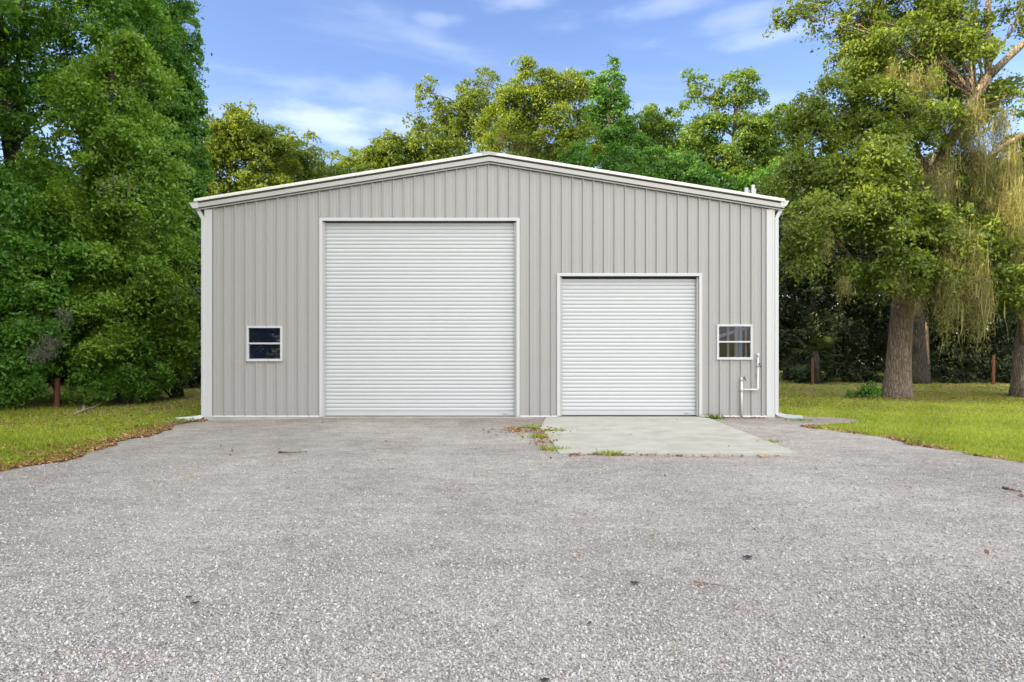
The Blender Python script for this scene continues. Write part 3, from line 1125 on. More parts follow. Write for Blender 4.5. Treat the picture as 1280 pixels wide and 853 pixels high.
def moss_part(root, clumps, seed, mat=None):
    """curtains of hanging moss: strands below each point, one part per curtain"""
    rg = np.random.default_rng(seed)
    b = ROOT_LOC[root.name]
    for (px, py, w, h, Y, n) in clumps:
        n = int(n * 1.5)
        Vs, Fs, vr = [], [], []
        cnt = 0
        c = at(px, py, Y)
        wid, hh = w / FPX * Y, h / FPX * Y
        for _ in range(n):
            t = float(np.clip(rg.normal() * 0.5, -1.2, 1.2))
            x = c[0] + t * wid * 0.5
            y = c[1] + rg.normal() * 0.22 + 0.15 * math.sin(5 * t)
            z = c[2] + rg.normal() * 0.22 * hh - 0.25 * hh * t * t
            env = (0.35 + 0.65 * abs(math.sin(2.6 * t + px))) 
            ln = hh * env * rg.uniform(0.3, 1.05)
            k = 7
            wd = rg.uniform(0.005, 0.013)
            a = rg.uniform(0, math.pi)
            dx_, dy_ = math.cos(a), math.sin(a)
            sw = rg.normal(size=2) * 0.07
            v0 = rg.random()
            for i in range(k + 1):
                q = i / k
                ww = wd * (1 - 0.85 * q) * (1 + 0.5 * math.sin(9 * q + v0 * 6))
                xx = x + sw[0] * q * q * 2 + 0.018 * math.sin(11 * q + 7 * v0)
                yy = y + sw[1] * q * q * 2 + 0.018 * math.cos(9 * q + 5 * v0)
                zz = z - ln * q
                Vs += [(xx - dx_ * ww, yy - dy_ * ww, zz), (xx + dx_ * ww, yy + dy_ * ww, zz)]
                vr += [v0, v0]
            Fs += [(cnt + 2 * i, cnt + 2 * i + 1, cnt + 2 * i + 3, cnt + 2 * i + 2) for i in range(k)]
            cnt += 2 * (k + 1)
        Vs = np.array(Vs)
        # short curling side tufts that thicken the upper part
        nt = n * 22
        tt = np.clip(rg.normal(size=nt) * 0.5, -1.3, 1.3)
        q = rg.random(nt) ** 1.6
        env = 0.35 + 0.65 * np.abs(np.sin(2.6 * tt + px))
        P = np.stack([c[0] + tt * wid * 0.5 + rg.normal(size=nt) * 0.03, c[1] + rg.normal(size=nt) * 0.2, c[2] + rg.normal(size=nt) * 0.2 * hh - 0.25 * hh * tt * tt - hh * env * q * 0.8], 1)
        N = unit(rg.normal(size=(nt, 3)) * np.array([1, 1, 0.3]))
        (V2, F2, v2) = leaf_quads(P, N, rg, 0.11, 0.012, rg.random(nt), droop=1.0)
        V = np.concatenate([Vs, V2])
        F = np.concatenate([np.array(Fs), F2 + len(Vs)])
        link_mesh('hanging_moss', np_mesh('hanging_moss', V - b, F, False, {'var': np.concatenate([np.array(vr), v2])}), mat or L_MOSS, root)


def gpt(px, py):
    Y = FPX * EYE / (py - 426.5)
    x = (px - 640) / FPX * Y
    return np.array([x, Y, float(hgt(np.float64(x), np.float64(Y)))])


def gnd(x, y):
    return np.array([x, y, float(hgt(np.float64(x), np.float64(y))) - 0.012])


# ---- left treeline
lb = lobe
GL = 'trees of the left treeline'
make_tree('oak_tree', gnd(-14.6, 20.5), [lb(25, 40, 95, 70, 20.5, 0.75), lb(105, 5, 80, 55, 20.5, 0.9), lb(20, 170, 80, 80, 20.5, 0.7), lb(-60, 90, 90, 130, 20.5), lb(150, -70, 90, 60, 21), lb(30, -90, 120, 70, 20.5), lb(95, 100, 55, 45, 20.5, 0.8), lb(40, 270, 80, 70, 20.5), lb(-20, -210, 170, 90, 21), lb(5, 300, 60, 60, 20.5), lb(60, 345, 60, 50, 20), lb(60, 240, 50, 50, 20.8)],
          L_MID, M_BARKD, 'tall mid green oak with sky gaps round its dark upper trunk', 11, 0.34, 0.125, 2.5, group=GL)
pale_oak = make_tree('oak_tree', gnd(-10.4, 18.6), [lb(145, 120, 58, 62, 18, 1.05), lb(125, 210, 72, 70, 18), lb(178, 205, 48, 75, 18.2), lb(110, 300, 75, 65, 18), lb(170, 320, 55, 60, 18.2), lb(155, 60, 38, 34, 18.2), lb(150, 395, 60, 50, 17.8), lb(90, 380, 50, 50, 17.9)],
          L_LIME, M_BARKD, 'paler rounded oak leaning out in front of the taller dark oaks', 12, 0.24, 0.115, 2.9, group=GL)
make_tree('oak_tree', gnd(-13.6, 25.2), [lb(185, 30, 52, 60, 24.5), lb(232, 120, 18, 40, 24.2), lb(228, 60, 16, 40, 24.2, 0.8), lb(236, 185, 16, 46, 24.2), lb(225, 235, 24, 50, 24.2), lb(205, 110, 40, 62, 24.5), lb(215, 190, 34, 66, 24.5), lb(165, -50, 60, 60, 24.5), lb(222, 150, 26, 45, 24.3, 0.9), lb(150, 100, 50, 80, 24.5), lb(218, 260, 32, 60, 24.5), lb(195, -130, 80, 60, 24.5)],
          L_DEEP, M_BARKD, 'tall dark green oak with a sheer leafy edge against open sky', 13, 0.26, 0.14, 3.2, group=GL)
make_tree('water_oak', gnd(-10.1, 20.6), [lb(200, 330, 40, 60, 20), lb(218, 400, 24, 55, 19.8), lb(175, 400, 48, 60, 20), lb(222, 320, 20, 40, 20.2, 0.8), lb(205, 450, 32, 36, 19.8), lb(215, 270, 30, 46, 20.6)],
          L_LIME, M_BARKD, 'leafy young oak reaching the lawn beside the downspout with splash block', 14, 0.14, 0.11, 2.6, group=GL)
glossy = make_tree('water_oak', gnd(-13.4, 16.8), [lb(10, 330, 60, 62, 16.8), lb(45, 390, 52, 46, 16.8), lb(-10, 250, 55, 60, 16.8), lb(60, 320, 40, 40, 17.2), lb(-40, 400, 60, 60, 16.8), lb(5, 440, 46, 36, 16.8)],
          L_SHRUB, M_BARKD, 'low branching oak with glossy leaves above the broad glossy shrub', 15, 0.2, 0.115, 2.6, group=GL)
moss_part(glossy, [(62, 425, 14, 22, 16.3, 12), (81, 388, 3, 30, 16.4, 5), (52, 440, 10, 16, 16.3, 8)], 12, L_GREYM)
rgd = np.random.default_rng(31)
for (a, b) in (((150, 262), (138, 212)), ((146, 250), (118, 228)), ((150, 262), (166, 222)), ((60, 440), (78, 396)), ((205, 430), (222, 372))):
    p0, p1 = at(a[0], a[1], 17.3 if a[0] < 200 else 19.6), at(b[0], b[1], 16.75 if a[0] < 200 else 19.3)
    m = MB()
    cp = curve_pts(p0, p1, 7, rgd, 0, 0.09)
    m.tube(cp, [0.022 * (1 - 0.75 * k / 7) for k in range(8)], 6)
    for k in (2, 3, 4, 5):
        e = cp[k] + rgd.normal(size=3) * 0.28 + np.array([0, -0.1, 0.12])
        m.tube(curve_pts(cp[k], e, 4, rgd, 0, 0.1), [0.010, 0.008, 0.006, 0.004, 0.003], 5)
    m.build('bare_branch', M_BARK, pale_oak if a[0] < 200 else glossy, recalc=False)
GS = 'shrubs under the left trees'


def shrub(base, lobes, mat, label, seed, L=0.10, lai=2.4, group=None, name='shrub'):
    return make_tree(name, base, lobes, mat, M_BARKD, label, seed, 0.035, L, lai, group=group, cat='shrub', clump=0.32, top_r=0.5, limb_r=0.6)


shrub(gnd(-12.2, 16.9), [lb(18, 475, 48, 30, 16.7), lb(-25, 470, 45, 36, 16.7), lb(38, 460, 24, 34, 16.8)], L_SHRUB, 'broad glossy shrub at the lawn edge before the stout rusty post', 21, group=GS)
shrub(gnd(-11.2, 17.9), [lb(105, 478, 26, 22, 17.6), lb(108, 455, 24, 28, 17.8)], L_MID, 'rounded yellowish shrub just right of the short rusty post', 22, group=GS)
shrub(gnd(-10.6, 18.6), [lb(140, 474, 34, 24, 18.0), lb(168, 464, 32, 32, 18.1), lb(140, 440, 40, 34, 18.0)], L_MID, 'dark shrub behind the fallen branch on the left lawn', 23, group=GS)
shrub(gnd(-10.0, 20.2), [lb(195, 474, 24, 18, 19.6), lb(178, 470, 22, 20, 19.4)], L_SHRUB, 'small leafy shrub at the corner of the left treeline', 24, group=GS)
shrub(gnd(-11.3, 24.5), [lb(235, 470, 30, 22, 24.5), lb(252, 458, 26, 30, 25)], L_DARK, 'dim shrub in the dark gap between left trees and garage', 25, group=GS)
shrub(gnd(-12.0, 18.2), [lb(70, 415, 42, 40, 18.2), lb(30, 430, 36, 36, 18.2), lb(68, 455, 26, 22, 18.9)], L_DEEP, 'shadowy thicket above the short rusty post on the left', 26, group=GS)

# ---- trees behind the garage
GB = 'trees rising behind the garage'
make_tree('oak_tree', gnd(-12.4, 30), [lb(296, 150, 26, 26, 30), lb(270, 170, 24, 34, 30), lb(282, 205, 48, 42, 30), lb(330, 172, 34, 30, 30.5), lb(262, 240, 50, 56, 30), lb(322, 222, 42, 40, 30), lb(345, 195, 30, 26, 31)],
          L_GOLD, M_BARK, 'sunny yellow green oak rising beside the garage left roof end', 31, 0.26, 0.15, 2.8, group=GB)
make_tree('oak_tree', gnd(-9.8, 33), [lb(372, 190, 26, 26, 33), lb(398, 215, 24, 26, 33, 0.8), lb(358, 222, 38, 26, 33), lb(390, 240, 40, 26, 33), lb(420, 225, 34, 24, 33), lb(350, 200, 26, 26, 33)],
          L_OLIVE, M_BARK, 'small round oak with sky holes, second behind the left roof slope', 32, 0.2, 0.16, 2.3, group=GB)
make_tree('oak_tree', gnd(-8.0, 38), [lb(432, 206, 22, 20, 38, 0.8), lb(418, 222, 30, 18, 38), lb(462, 214, 24, 18, 38, 0.8), lb(450, 232, 44, 18, 38)],
          L_GOLD, M_BARK, 'lowest farthest tree in the dip of the skyline behind the roof', 33, 0.2, 0.17, 2.2, group=GB)
make_tree('oak_tree', gnd(-4.6, 33), [lb(484, 184, 26, 24, 33), lb(516, 186, 28, 28, 33), lb(500, 212, 44, 28, 33), lb(540, 165, 26, 30, 33), lb(548, 205, 36, 30, 33), lb(470, 200, 26, 22, 33), lb(455, 218, 40, 18, 33)],
          L_OLIVE, M_BARK, 'bushy olive oak behind the middle of the left roof slope', 34, 0.24, 0.16, 2.5, group=GB)
make_tree('oak_tree', gnd(-2.2, 35), [lb(534, 116, 13, 22, 35, 0.55), lb(546, 132, 9, 12, 35, 0.6), lb(606, 106, 22, 20, 35, 0.75), lb(584, 128, 20, 24, 35, 0.8), lb(600, 150, 36, 34, 35), lb(570, 165, 30, 36, 35), lb(558, 148, 20, 18, 35, 0.7)],
          L_OLIVE, M_BARK, 'open crowned oak with loose sprigs above the left roof slope', 35, 0.24, 0.15, 2.2, group=GB, clump=0.42)
big = make_tree('oak_tree', gnd(1.6, 32), [lb(664, 116, 34, 34, 32), lb(640, 150, 34, 38, 32), lb(704, 108, 30, 30, 32), lb(690, 152, 46, 40, 32), lb(622, 180, 34, 32, 31.6), lb(668, 192, 44, 28, 31.4), lb(722, 186, 36, 32, 31.8), lb(640, 128, 20, 20, 32, 0.8)],
                L_GOLD, M_BARK, 'largest sunlit oak directly behind the roof peak', 36, 0.36, 0.15, 2.8, group=GB)
make_tree('oak_tree', gnd(4.6, 35), [lb(748, 110, 24, 30, 35), lb(766, 98, 14, 22, 35, 0.7), lb(772, 140, 18, 30, 35, 0.85), lb(738, 152, 34, 36, 35), lb(760, 185, 36, 34, 35), lb(776, 170, 20, 24, 35)],
          L_DEEP, M_BARK, 'dark tall oak touching the right side of the biggest sunlit oak', 37, 0.26, 0.16, 2.6, group=GB)
make_tree('oak_tree', gnd(7.2, 37), [lb(818, 150, 20, 24, 37), lb(808, 182, 34, 32, 37), lb(836, 200, 36, 30, 37), lb(790, 205, 30, 26, 37), lb(845, 175, 26, 26, 36), lb(790, 170, 24, 28, 36)],
          L_BACK, M_BARK, 'narrow pointed oak in the skyline notch right of the peak', 38, 0.22, 0.17, 2.6, group=GB)
make_tree('oak_tree', gnd(9.6, 33), [lb(872, 112, 20, 22, 33, 0.5), lb(896, 118, 16, 18, 33, 0.55), lb(930, 112, 28, 26, 33, 0.85), lb(878, 150, 28, 30, 33, 0.8), lb(930, 158, 40, 40, 33), lb(880, 195, 50, 36, 33), lb(940, 205, 44, 36, 33), lb(965, 175, 40, 44, 33), lb(972, 235, 34, 44, 33), lb(850, 220, 40, 28, 33)],
          L_BACK, M_BARK, 'airy topped green oak above the right roof slope', 39, 0.28, 0.15, 2.6, group=GB)
make_tree('oak_tree', gnd(6.6, 30), [lb(770, 218, 40, 26, 30), lb(820, 225, 44, 26, 30), lb(870, 236, 44, 24, 30), lb(720, 208, 30, 24, 30), lb(915, 240, 36, 26, 30), lb(955, 235, 30, 30, 30), lb(800, 205, 40, 24, 30.5), lb(860, 212, 40, 24, 30.5)],
          L_DEEP, M_BARKD, 'low shadowed oak just over the right roof slope', 40, 0.24, 0.15, 2.6, group=GB)
moss_part(big, [(650, 176, 26, 26, 31.0, 40), (626, 166, 12, 20, 31.0, 20), (676, 168, 14, 22, 31.0, 24)], 5)

# ---- the big mossy oak on the right
GR = 'oaks on the right lawn'
T = lambda px, py, Y=20.0: at(px, py, Y)
ob = gnd(11.32, 20.0)
trk = [(ob + np.array([0, 0, -0.15]), 0.450), (T(1121.5, 488), 0.396), (T(1122.5, 470), 0.360), (T(1124, 440), 0.338), (T(1127, 400), 0.315), (T(1131, 360), 0.288), (T(1137, 320), 0.261), (T(1144, 285), 0.234), (T(1153, 252, 19.9), 0.203), (T(1166, 224, 19.8), 0.171), (T(1182, 188, 19.7), 0.149), (T(1200, 154, 19.6), 0.135), (T(1218, 122, 19.5), 0.122), (T(1236, 96, 19.4), 0.113)]
limbs = [([T(1236, 96, 19.4), T(1254, 78, 19.3), T(1280, 54, 19.2), T(1320, 30, 19)], 0.12, 0.08),
         ([T(1236, 96, 19.4), T(1233, 60, 19.5), T(1236, 20, 19.6), T(1232, -40, 19.8), T(1225, -100, 20)], 0.10, 0.05),
         ([T(1153, 252, 19.9), T(1190, 228, 19.2), T(1225, 203, 18.8), T(1262, 178, 18.5), T(1310, 150, 18.2)], 0.095, 0.055),
         ([T(1144, 285), T(1120, 245, 19.8), T(1092, 205, 19.7), T(1060, 170, 19.7), T(1030, 150, 19.7)], 0.10, 0.03),
         ([T(1166, 224, 19.8), T(1140, 180, 20.4), T(1115, 120, 20.8), T(1090, 60, 21), T(1050, 10, 21.2)], 0.09, 0.03),
         ([T(1137, 320), T(1100, 290, 19), T(1050, 270, 18.6), T(1015, 280, 18.4)], 0.08, 0.025),
         ([T(1137, 320), T(1175, 310, 19), T(1215, 320, 18.6), T(1255, 330, 18.2)], 0.08, 0.025),
         ([T(1144, 285), T(1150, 240, 21.2), T(1170, 190, 22.4), T(1200, 150, 23)], 0.10, 0.03)]
oak_l = [lb(1010, 165, 38, 44, 19.5, 0.9), lb(1000, 215, 38, 40, 19.3), lb(1050, 140, 46, 42, 19.5), lb(1085, 165, 52, 46, 19.3), lb(1100, 105, 44, 38, 20), lb(1070, 70, 34, 34, 20, 0.75), lb(1085, 25, 44, 34, 20.3, 0.8), lb(1030, 12, 42, 20, 20.5, 0.55), lb(988, 18, 18, 16, 20.5, 0.5), lb(1050, 45, 22, 22, 20.3, 0.5),
         lb(1150, 55, 46, 40, 20), lb(1190, 20, 40, 34, 20), lb(1130, -20, 70, 40, 20.5), lb(1170, 105, 44, 40, 20.6), lb(1200, 75, 34, 44, 20.8, 0.8),
         lb(1045, 225, 56, 48, 18.8), lb(1020, 285, 40, 46, 18.2), lb(1085, 270, 56, 50, 18.5), lb(1130, 225, 46, 44, 21), lb(1120, 310, 56, 44, 18.4), lb(1165, 345, 48, 26, 18.0), lb(1105, 345, 40, 22, 18.2),
         lb(1185, 290, 56, 44, 18.6), lb(1235, 300, 46, 44, 18.2), lb(1200, 255, 40, 36, 20.5, 0.7), lb(1250, 245, 40, 36, 20.0, 0.7), lb(1235, 130, 30, 40, 21.5, 0.6), lb(1265, 120, 36, 30, 19.5, 0.6), lb(1255, 345, 36, 26, 17.8, 0.8), lb(1000, 330, 26, 30, 18.4, 0.6), lb(1280, 200, 40, 40, 21), lb(1290, 20, 34, 30, 19.6, 0.5), lb(1260, -40, 90, 50, 20), lb(1060, -60, 80, 40, 20.5), lb(1125, 60, 50, 44, 19.6), lb(1110, 150, 54, 40, 19.2), lb(1160, 150, 44, 34, 19.0, 0.8), lb(1215, 60, 26, 30, 18.9, 0.8), lb(1075, 215, 60, 46, 18.8), lb(1150, 255, 50, 30, 18.5, 0.8), lb(1210, 215, 36, 30, 19.2, 0.8)]
oak = make_tree('mossy_oak', ob, oak_l, L_OLIVE, M_BARK, 'great mossy oak with a thick leaning trunk right of the garage', 51, 0.36, 0.115, 2.3, trunk=trk, limbs=limbs, group=GR, limb_r=0.12, fl=0.10)
moss_part(oak, [(1183, 352, 16, 78, 17.4, 60), (1205, 356, 26, 40, 17.4, 70), (1224, 350, 24, 88, 17.3, 90), (1196, 300, 34, 60, 17.6, 70), (1120, 340, 30, 40, 17.9, 40), (1148, 350, 18, 50, 18, 24),
                (1225, 190, 26, 70, 18.6, 90), (1262, 205, 34, 90, 18.2, 120), (1180, 212, 22, 70, 19.0, 70), (1205, 170, 22, 60, 19.2, 70), (1165, 90, 16, 34, 19.2, 40), (1112, 88, 14, 36, 19.3, 36), (1180, 135, 22, 50, 20.5, 60), (1250, 150, 24, 50, 18.9, 50), (1270, 300, 24, 60, 17.6, 60),
                (1140, 205, 26, 60, 19.6, 60), (1030, 300, 10, 30, 17.6, 12), (1055, 352, 12, 30, 17.8, 16), (1240, 260, 36, 60, 18.3, 80), (1150, 120, 40, 46, 19.3, 90), (1215, 140, 30, 50, 18.7, 90), (1170, 225, 30, 50, 18.6, 80), (1265, 250, 30, 60, 17.6, 90), (1140, 100, 30, 40, 19.0, 60), (1208, 300, 20, 50, 17.5, 60)], 6)
nb = gnd(15.15, 20.1)
edge = make_tree('mossy_oak', nb, [lb(1300, 330, 46, 40, 19), lb(1330, 250, 70, 60, 20), lb(1290, 280, 34, 40, 18.5, 0.8), lb(1380, 330, 70, 60, 20), lb(1290, 370, 26, 22, 18.4, 0.7), lb(1360, 150, 70, 60, 20)], L_OLIVE, M_BARK,
                 'mossy oak with a speckled trunk cut by the frame edge', 52, 0.36, 0.115, 2.4,
                 trunk=[(nb + np.array([0, 0, -0.15]), 0.42), (T(1283, 480, 20.1), 0.37), (T(1285, 440, 20.1), 0.34), (T(1291, 390, 20.1), 0.31), (T(1298, 330, 20.1), 0.28), (T(1310, 260, 20.1), 0.22), (T(1330, 180, 20.1), 0.14)], group=GR)
moss_part(edge, [(1276, 330, 20, 60, 18.2, 50), (1290, 350, 20, 50, 18.2, 40)], 8)

# ---- dim wood behind the right lawn
GW = 'trees in the dim wood on the right'
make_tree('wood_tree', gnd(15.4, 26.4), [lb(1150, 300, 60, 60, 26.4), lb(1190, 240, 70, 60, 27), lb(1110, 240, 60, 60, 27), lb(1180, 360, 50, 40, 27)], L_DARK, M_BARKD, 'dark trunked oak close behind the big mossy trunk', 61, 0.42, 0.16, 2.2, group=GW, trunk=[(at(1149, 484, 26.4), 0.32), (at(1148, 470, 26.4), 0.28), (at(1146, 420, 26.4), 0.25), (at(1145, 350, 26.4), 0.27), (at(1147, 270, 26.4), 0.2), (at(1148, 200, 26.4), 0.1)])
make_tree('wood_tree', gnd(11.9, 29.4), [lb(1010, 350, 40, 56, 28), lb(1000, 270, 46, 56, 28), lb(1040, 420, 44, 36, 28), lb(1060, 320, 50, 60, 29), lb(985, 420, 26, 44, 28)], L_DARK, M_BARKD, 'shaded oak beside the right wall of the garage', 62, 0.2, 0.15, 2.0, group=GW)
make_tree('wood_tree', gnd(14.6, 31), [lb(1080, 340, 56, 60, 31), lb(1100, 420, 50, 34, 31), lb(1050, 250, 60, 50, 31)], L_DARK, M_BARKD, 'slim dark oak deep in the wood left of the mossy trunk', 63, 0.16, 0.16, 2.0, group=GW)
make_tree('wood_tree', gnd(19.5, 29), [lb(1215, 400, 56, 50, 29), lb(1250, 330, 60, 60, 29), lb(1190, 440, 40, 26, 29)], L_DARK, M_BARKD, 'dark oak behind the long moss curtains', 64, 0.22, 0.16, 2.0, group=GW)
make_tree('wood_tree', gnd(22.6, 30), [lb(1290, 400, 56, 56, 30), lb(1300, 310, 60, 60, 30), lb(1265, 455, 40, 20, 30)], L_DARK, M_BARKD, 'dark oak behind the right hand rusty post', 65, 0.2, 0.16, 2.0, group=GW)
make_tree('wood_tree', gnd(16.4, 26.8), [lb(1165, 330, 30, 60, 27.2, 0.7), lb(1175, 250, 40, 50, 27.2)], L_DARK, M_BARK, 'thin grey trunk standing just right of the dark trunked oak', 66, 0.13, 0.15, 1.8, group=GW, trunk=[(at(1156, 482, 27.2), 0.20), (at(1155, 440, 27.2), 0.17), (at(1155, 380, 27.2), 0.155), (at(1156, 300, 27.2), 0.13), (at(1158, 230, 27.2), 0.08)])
GU = 'undergrowth shrubs at the wood edge'
k = 0
for (px, py, rx, ry, Y, lab) in ((1000, 462, 26, 24, 27, 'dim shrub at the wood edge beside the garage corner'),
                                 (1062, 466, 36, 18, 27.5, 'low dark shrub between the palmetto and the mossy trunk'),
                                 (1180, 470, 34, 14, 27, 'low dark shrub right of the mossy trunk'),
                                 (1214, 462, 26, 20, 27.5, 'dark shrub below the long moss curtains'),
                                 (1258, 466, 30, 16, 27, 'dark shrub between the rusty post and the right frame edge')):
    c = at(px, 480, Y)
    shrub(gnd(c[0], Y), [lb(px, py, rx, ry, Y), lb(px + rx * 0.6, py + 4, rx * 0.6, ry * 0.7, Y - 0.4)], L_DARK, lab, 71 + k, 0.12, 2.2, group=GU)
    k += 1
c = gpt(1080, 497)
shrub(c, [lb(1078, 490, 17, 7, 19.7, 0.9), lb(1092, 486, 11, 9, 19.7, 0.9), lb(1066, 493, 9, 5, 19.6, 0.8)], L_MID, 'low green shrub at the foot of the mossy oak', 79, 0.09, 2.2)

# ---- unseen oaks added left of the clearing, made dense to keep the yard in shade
shade = None
GO = 'unseen shade oaks left of the camera'
src = make_tree('oak_tree', gnd(-15.0, 7.5), [(np.array([-15.0 + a, 7.5 + b, c]), np.array([r_, r_, r_ * 0.8]), 1.0) for a, b, c, r_ in ((0, 0, 5, 3.2), (1.2, -2.5, 7, 2.6), (-1.5, 2.4, 7.5, 2.8), (1.0, 1.5, 9.5, 2.8), (-0.5, -1.0, 11.5, 2.9), (0.5, 1.0, 13.6, 2.6), (0.0, -0.8, 15.8, 2.2), (0.4, -2.8, 3.0, 2.4), (0.4, 2.6, 3.2, 2.4))],
                L_MID, M_BARKD, 'unseen dense shade oak just outside the frame on the left', 90, 0.34, 0.26, 2.2, group=GO)
for i, (x, y, a, s, lab) in enumerate(((-15.5, 12.6, 40, 1.2, 'unseen dense shade oak at the left end of the lawn, beyond the frame'),
                                       (-15.0, 2.0, 130, 1.22, 'unseen dense shade oak left of the standpoint'),
                                       (-15.5, -3.5, 220, 1.25, 'unseen dense shade oak left and a little behind the standpoint'),
                                       (-16.0, -9.0, 300, 1.25, 'unseen dense shade oak farthest behind the standpoint'))):
    o = copy_tree(src)
    o.location = tuple(gnd(x, y))
    o.rotation_euler = (0, 0, R(a))
    o.scale = (s, s, s)
    tag(o, lab, 'tree', GO)

# ---- far wood as one mass
rg = np.random.default_rng(99)
N = 260000
ang = rg.uniform(-1.25, 1.25, N)
dist = rg.uniform(40, 50, N)
cl = rg.integers(0, 2400, N)
ca, cdist = rg.uniform(-1.1, 1.1, 2400), rg.uniform(40, 52, 2400)
ch = rg.uniform(0, 1, 2400) ** 1.1 * 9.5
P = np.stack([np.sin(ca[cl]) * cdist[cl], np.cos(ca[cl]) * cdist[cl], ch[cl]], 1) + rg.normal(size=(N, 3)) * np.array([1.0, 1.0, 0.55])
N2 = 280000
c2 = np.stack([rg.uniform(-34, -19, 1500), rg.uniform(-26, 42, 1500), rg.uniform(0, 1, 1500)], 1)  # left wood added to block the sun, its tall part unseen
c2[:, 2] *= np.where(c2[:, 1] < 20, 17.5, 8.0)
P = np.concatenate([P, c2[rg.integers(0, 1500, N2)] + rg.normal(size=(N2, 3)) * np.array([1.0, 1.0, 0.6])])
c2 = np.stack([rg.uniform(-24, -13, 420), rg.uniform(26, 40, 420), rg.uniform(0, 1, 420) ** 1.2 * 8], 1)
P = np.concatenate([P, c2[rg.integers(0, 420, 50000)] + rg.normal(size=(50000, 3)) * np.array([0.9, 0.9, 0.5])])
P = P[P[:, 2] > 0]
Vv = 0.8 * rg.random(len(P)) + 0.1
V, F, var = leaf_quads(P, unit(np.array([0, 0, 0.6]) + rg.normal(size=(len(P), 3)) * 0.7), rg, 0.36, 0.22, Vv)
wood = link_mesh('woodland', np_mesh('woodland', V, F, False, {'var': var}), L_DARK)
tag(wood, 'dark dense woodland closing the view behind the garage and lawn, with unseen sun-blocking wood at left', 'woodland', kind='stuff')

# ------------------------------------------------------------------ palmetto with fan leaves
pb = gnd(11.65, 26.2)
palm = thing('cabbage_palm', tuple(pb), 'small fan palm in the shade by the left rusty post of the right lawn', 'palm')
MB().tube([pb - np.array([0, 0, 0.1]), pb + np.array([0.02, 0, 0.6]), pb + np.array([0.0, 0, 1.25])], [0.16, 0.14, 0.11], 10).build('trunk', M_BARKD, palm)
rp = random.Random(4)
for i in range(14):
    a = 2 * math.pi * i / 14 + rp.uniform(-0.2, 0.2)
    el = rp.uniform(-0.5, 1.0)
    d = Vector((math.cos(a) * math.cos(el), math.sin(a) * math.cos(el), math.sin(el)))
    st = Vector(pb) + Vector((0, 0, 1.2))
    ln = rp.uniform(0.5, 0.8)
    tip = st + d * ln + Vector((0, 0, -0.12))
    m = MB().tube([st, st + d * ln * 0.5 + Vector((0, 0, 0.03)), tip], [0.014, 0.011, 0.009], 6)
    side = d.cross(Vector((0, 0, 1))).normalized()
    up = side.cross(d).normalized()
    for k in range(19):
        t = (k / 18 - 0.5) * 3.9
        q = d * math.cos(t) + side * math.sin(t)
        l2 = rp.uniform(0.42, 0.6) * (1 - 0.12 * abs(t))
        w = 0.022
        pr = q.cross(up).normalized() * w
        e = tip + q * l2 + up * (0.05 - 0.22 * l2) - Vector((0, 0, 0.10 * l2))
        mid = tip + q * l2 * 0.5 + up * 0.03
        m.add([tip, mid + pr, e, mid - pr], [(0, 1, 2, 3)])
    m.build('frond', L_PALM if i != 5 else L_MOSS, palm, recalc=False)


# ------------------------------------------------------------------ rusty posts
def post(px, py_base, py_top, w, Y, label, lean):
    x = (px - 640) / FPX * Y
    b = gnd(x, Y)
    o = thing('fence_post', tuple(b), label, 'post', 'rusty posts at the wood edge')
    h = EYE + (426.5 - py_top) / FPX * Y - b[2]
    m = MB().tube([b + np.array([0, 0, -0.2]), b + np.array([lean * 0.5, 0, h * 0.5]), b + np.array([lean, 0, h])], [w, w * 0.97, w * 0.93], 10)
    m.build('shaft', M_RUST, o, bevel=0.004)
    MB().tube([b + np.array([lean, 0, h - 0.01]), b + np.array([lean, 0, h + 0.025])], [w * 1.12, w * 1.02], 10).build('cap', M_RUST, o)


post(71, 0, 474, 0.07, 17.5, 'stout rusty post among the shrubs on the left', 0.01)
post(1015.5, 0, 448, 0.052, 25.6, 'slim rusty post by the small palm near the garage', 0.0)
post(1241.5, 0, 445, 0.055, 25.6, 'slim rusty post near the right frame edge', 0.02)

# ------------------------------------------------------------------ lawn grass, leaf litter
rg = np.random.default_rng(7)


def scatter_grass(n, x0, x1, y0, y1, seed):
    rg = np.random.default_rng(seed)
    y = 1 / rg.uniform(1 / y1, 1 / y0, n)
    x = rg.uniform(x0, x1, n)
    return x, y


def lawn_noise(x, y):
    return 0.5 + 0.22 * np.sin(0.9 * x + 1.1 * np.sin(0.7 * y) + 1) + 0.18 * np.sin(1.9 * y + 0.8 * x) + 0.14 * np.sin(3.7 * x - 2.3 * y + 2) + 0.10 * np.sin(7.1 * x + 5.3 * y)


xs1, ys1 = scatter_grass(170000, -15, -6.0, 7.5, 27, 1)
xs2, ys2 = scatter_grass(230000, 5.4, 19, 7.5, 28, 2)
x, y = np.concatenate([xs1, xs2]), np.concatenate([ys1, ys2])
inb = (x > WL - 0.12) & (x < WR + 0.12) & (y > Y0 - 0.1) & (y < YB + 0.2)
cam_v = (np.abs(x) / y < 0.80)
edge_t = (np.abs(x) < 40)
keep = ~inb & ~on_gravel(x + rg.normal(size=len(x)) * 0.07, y) & cam_v
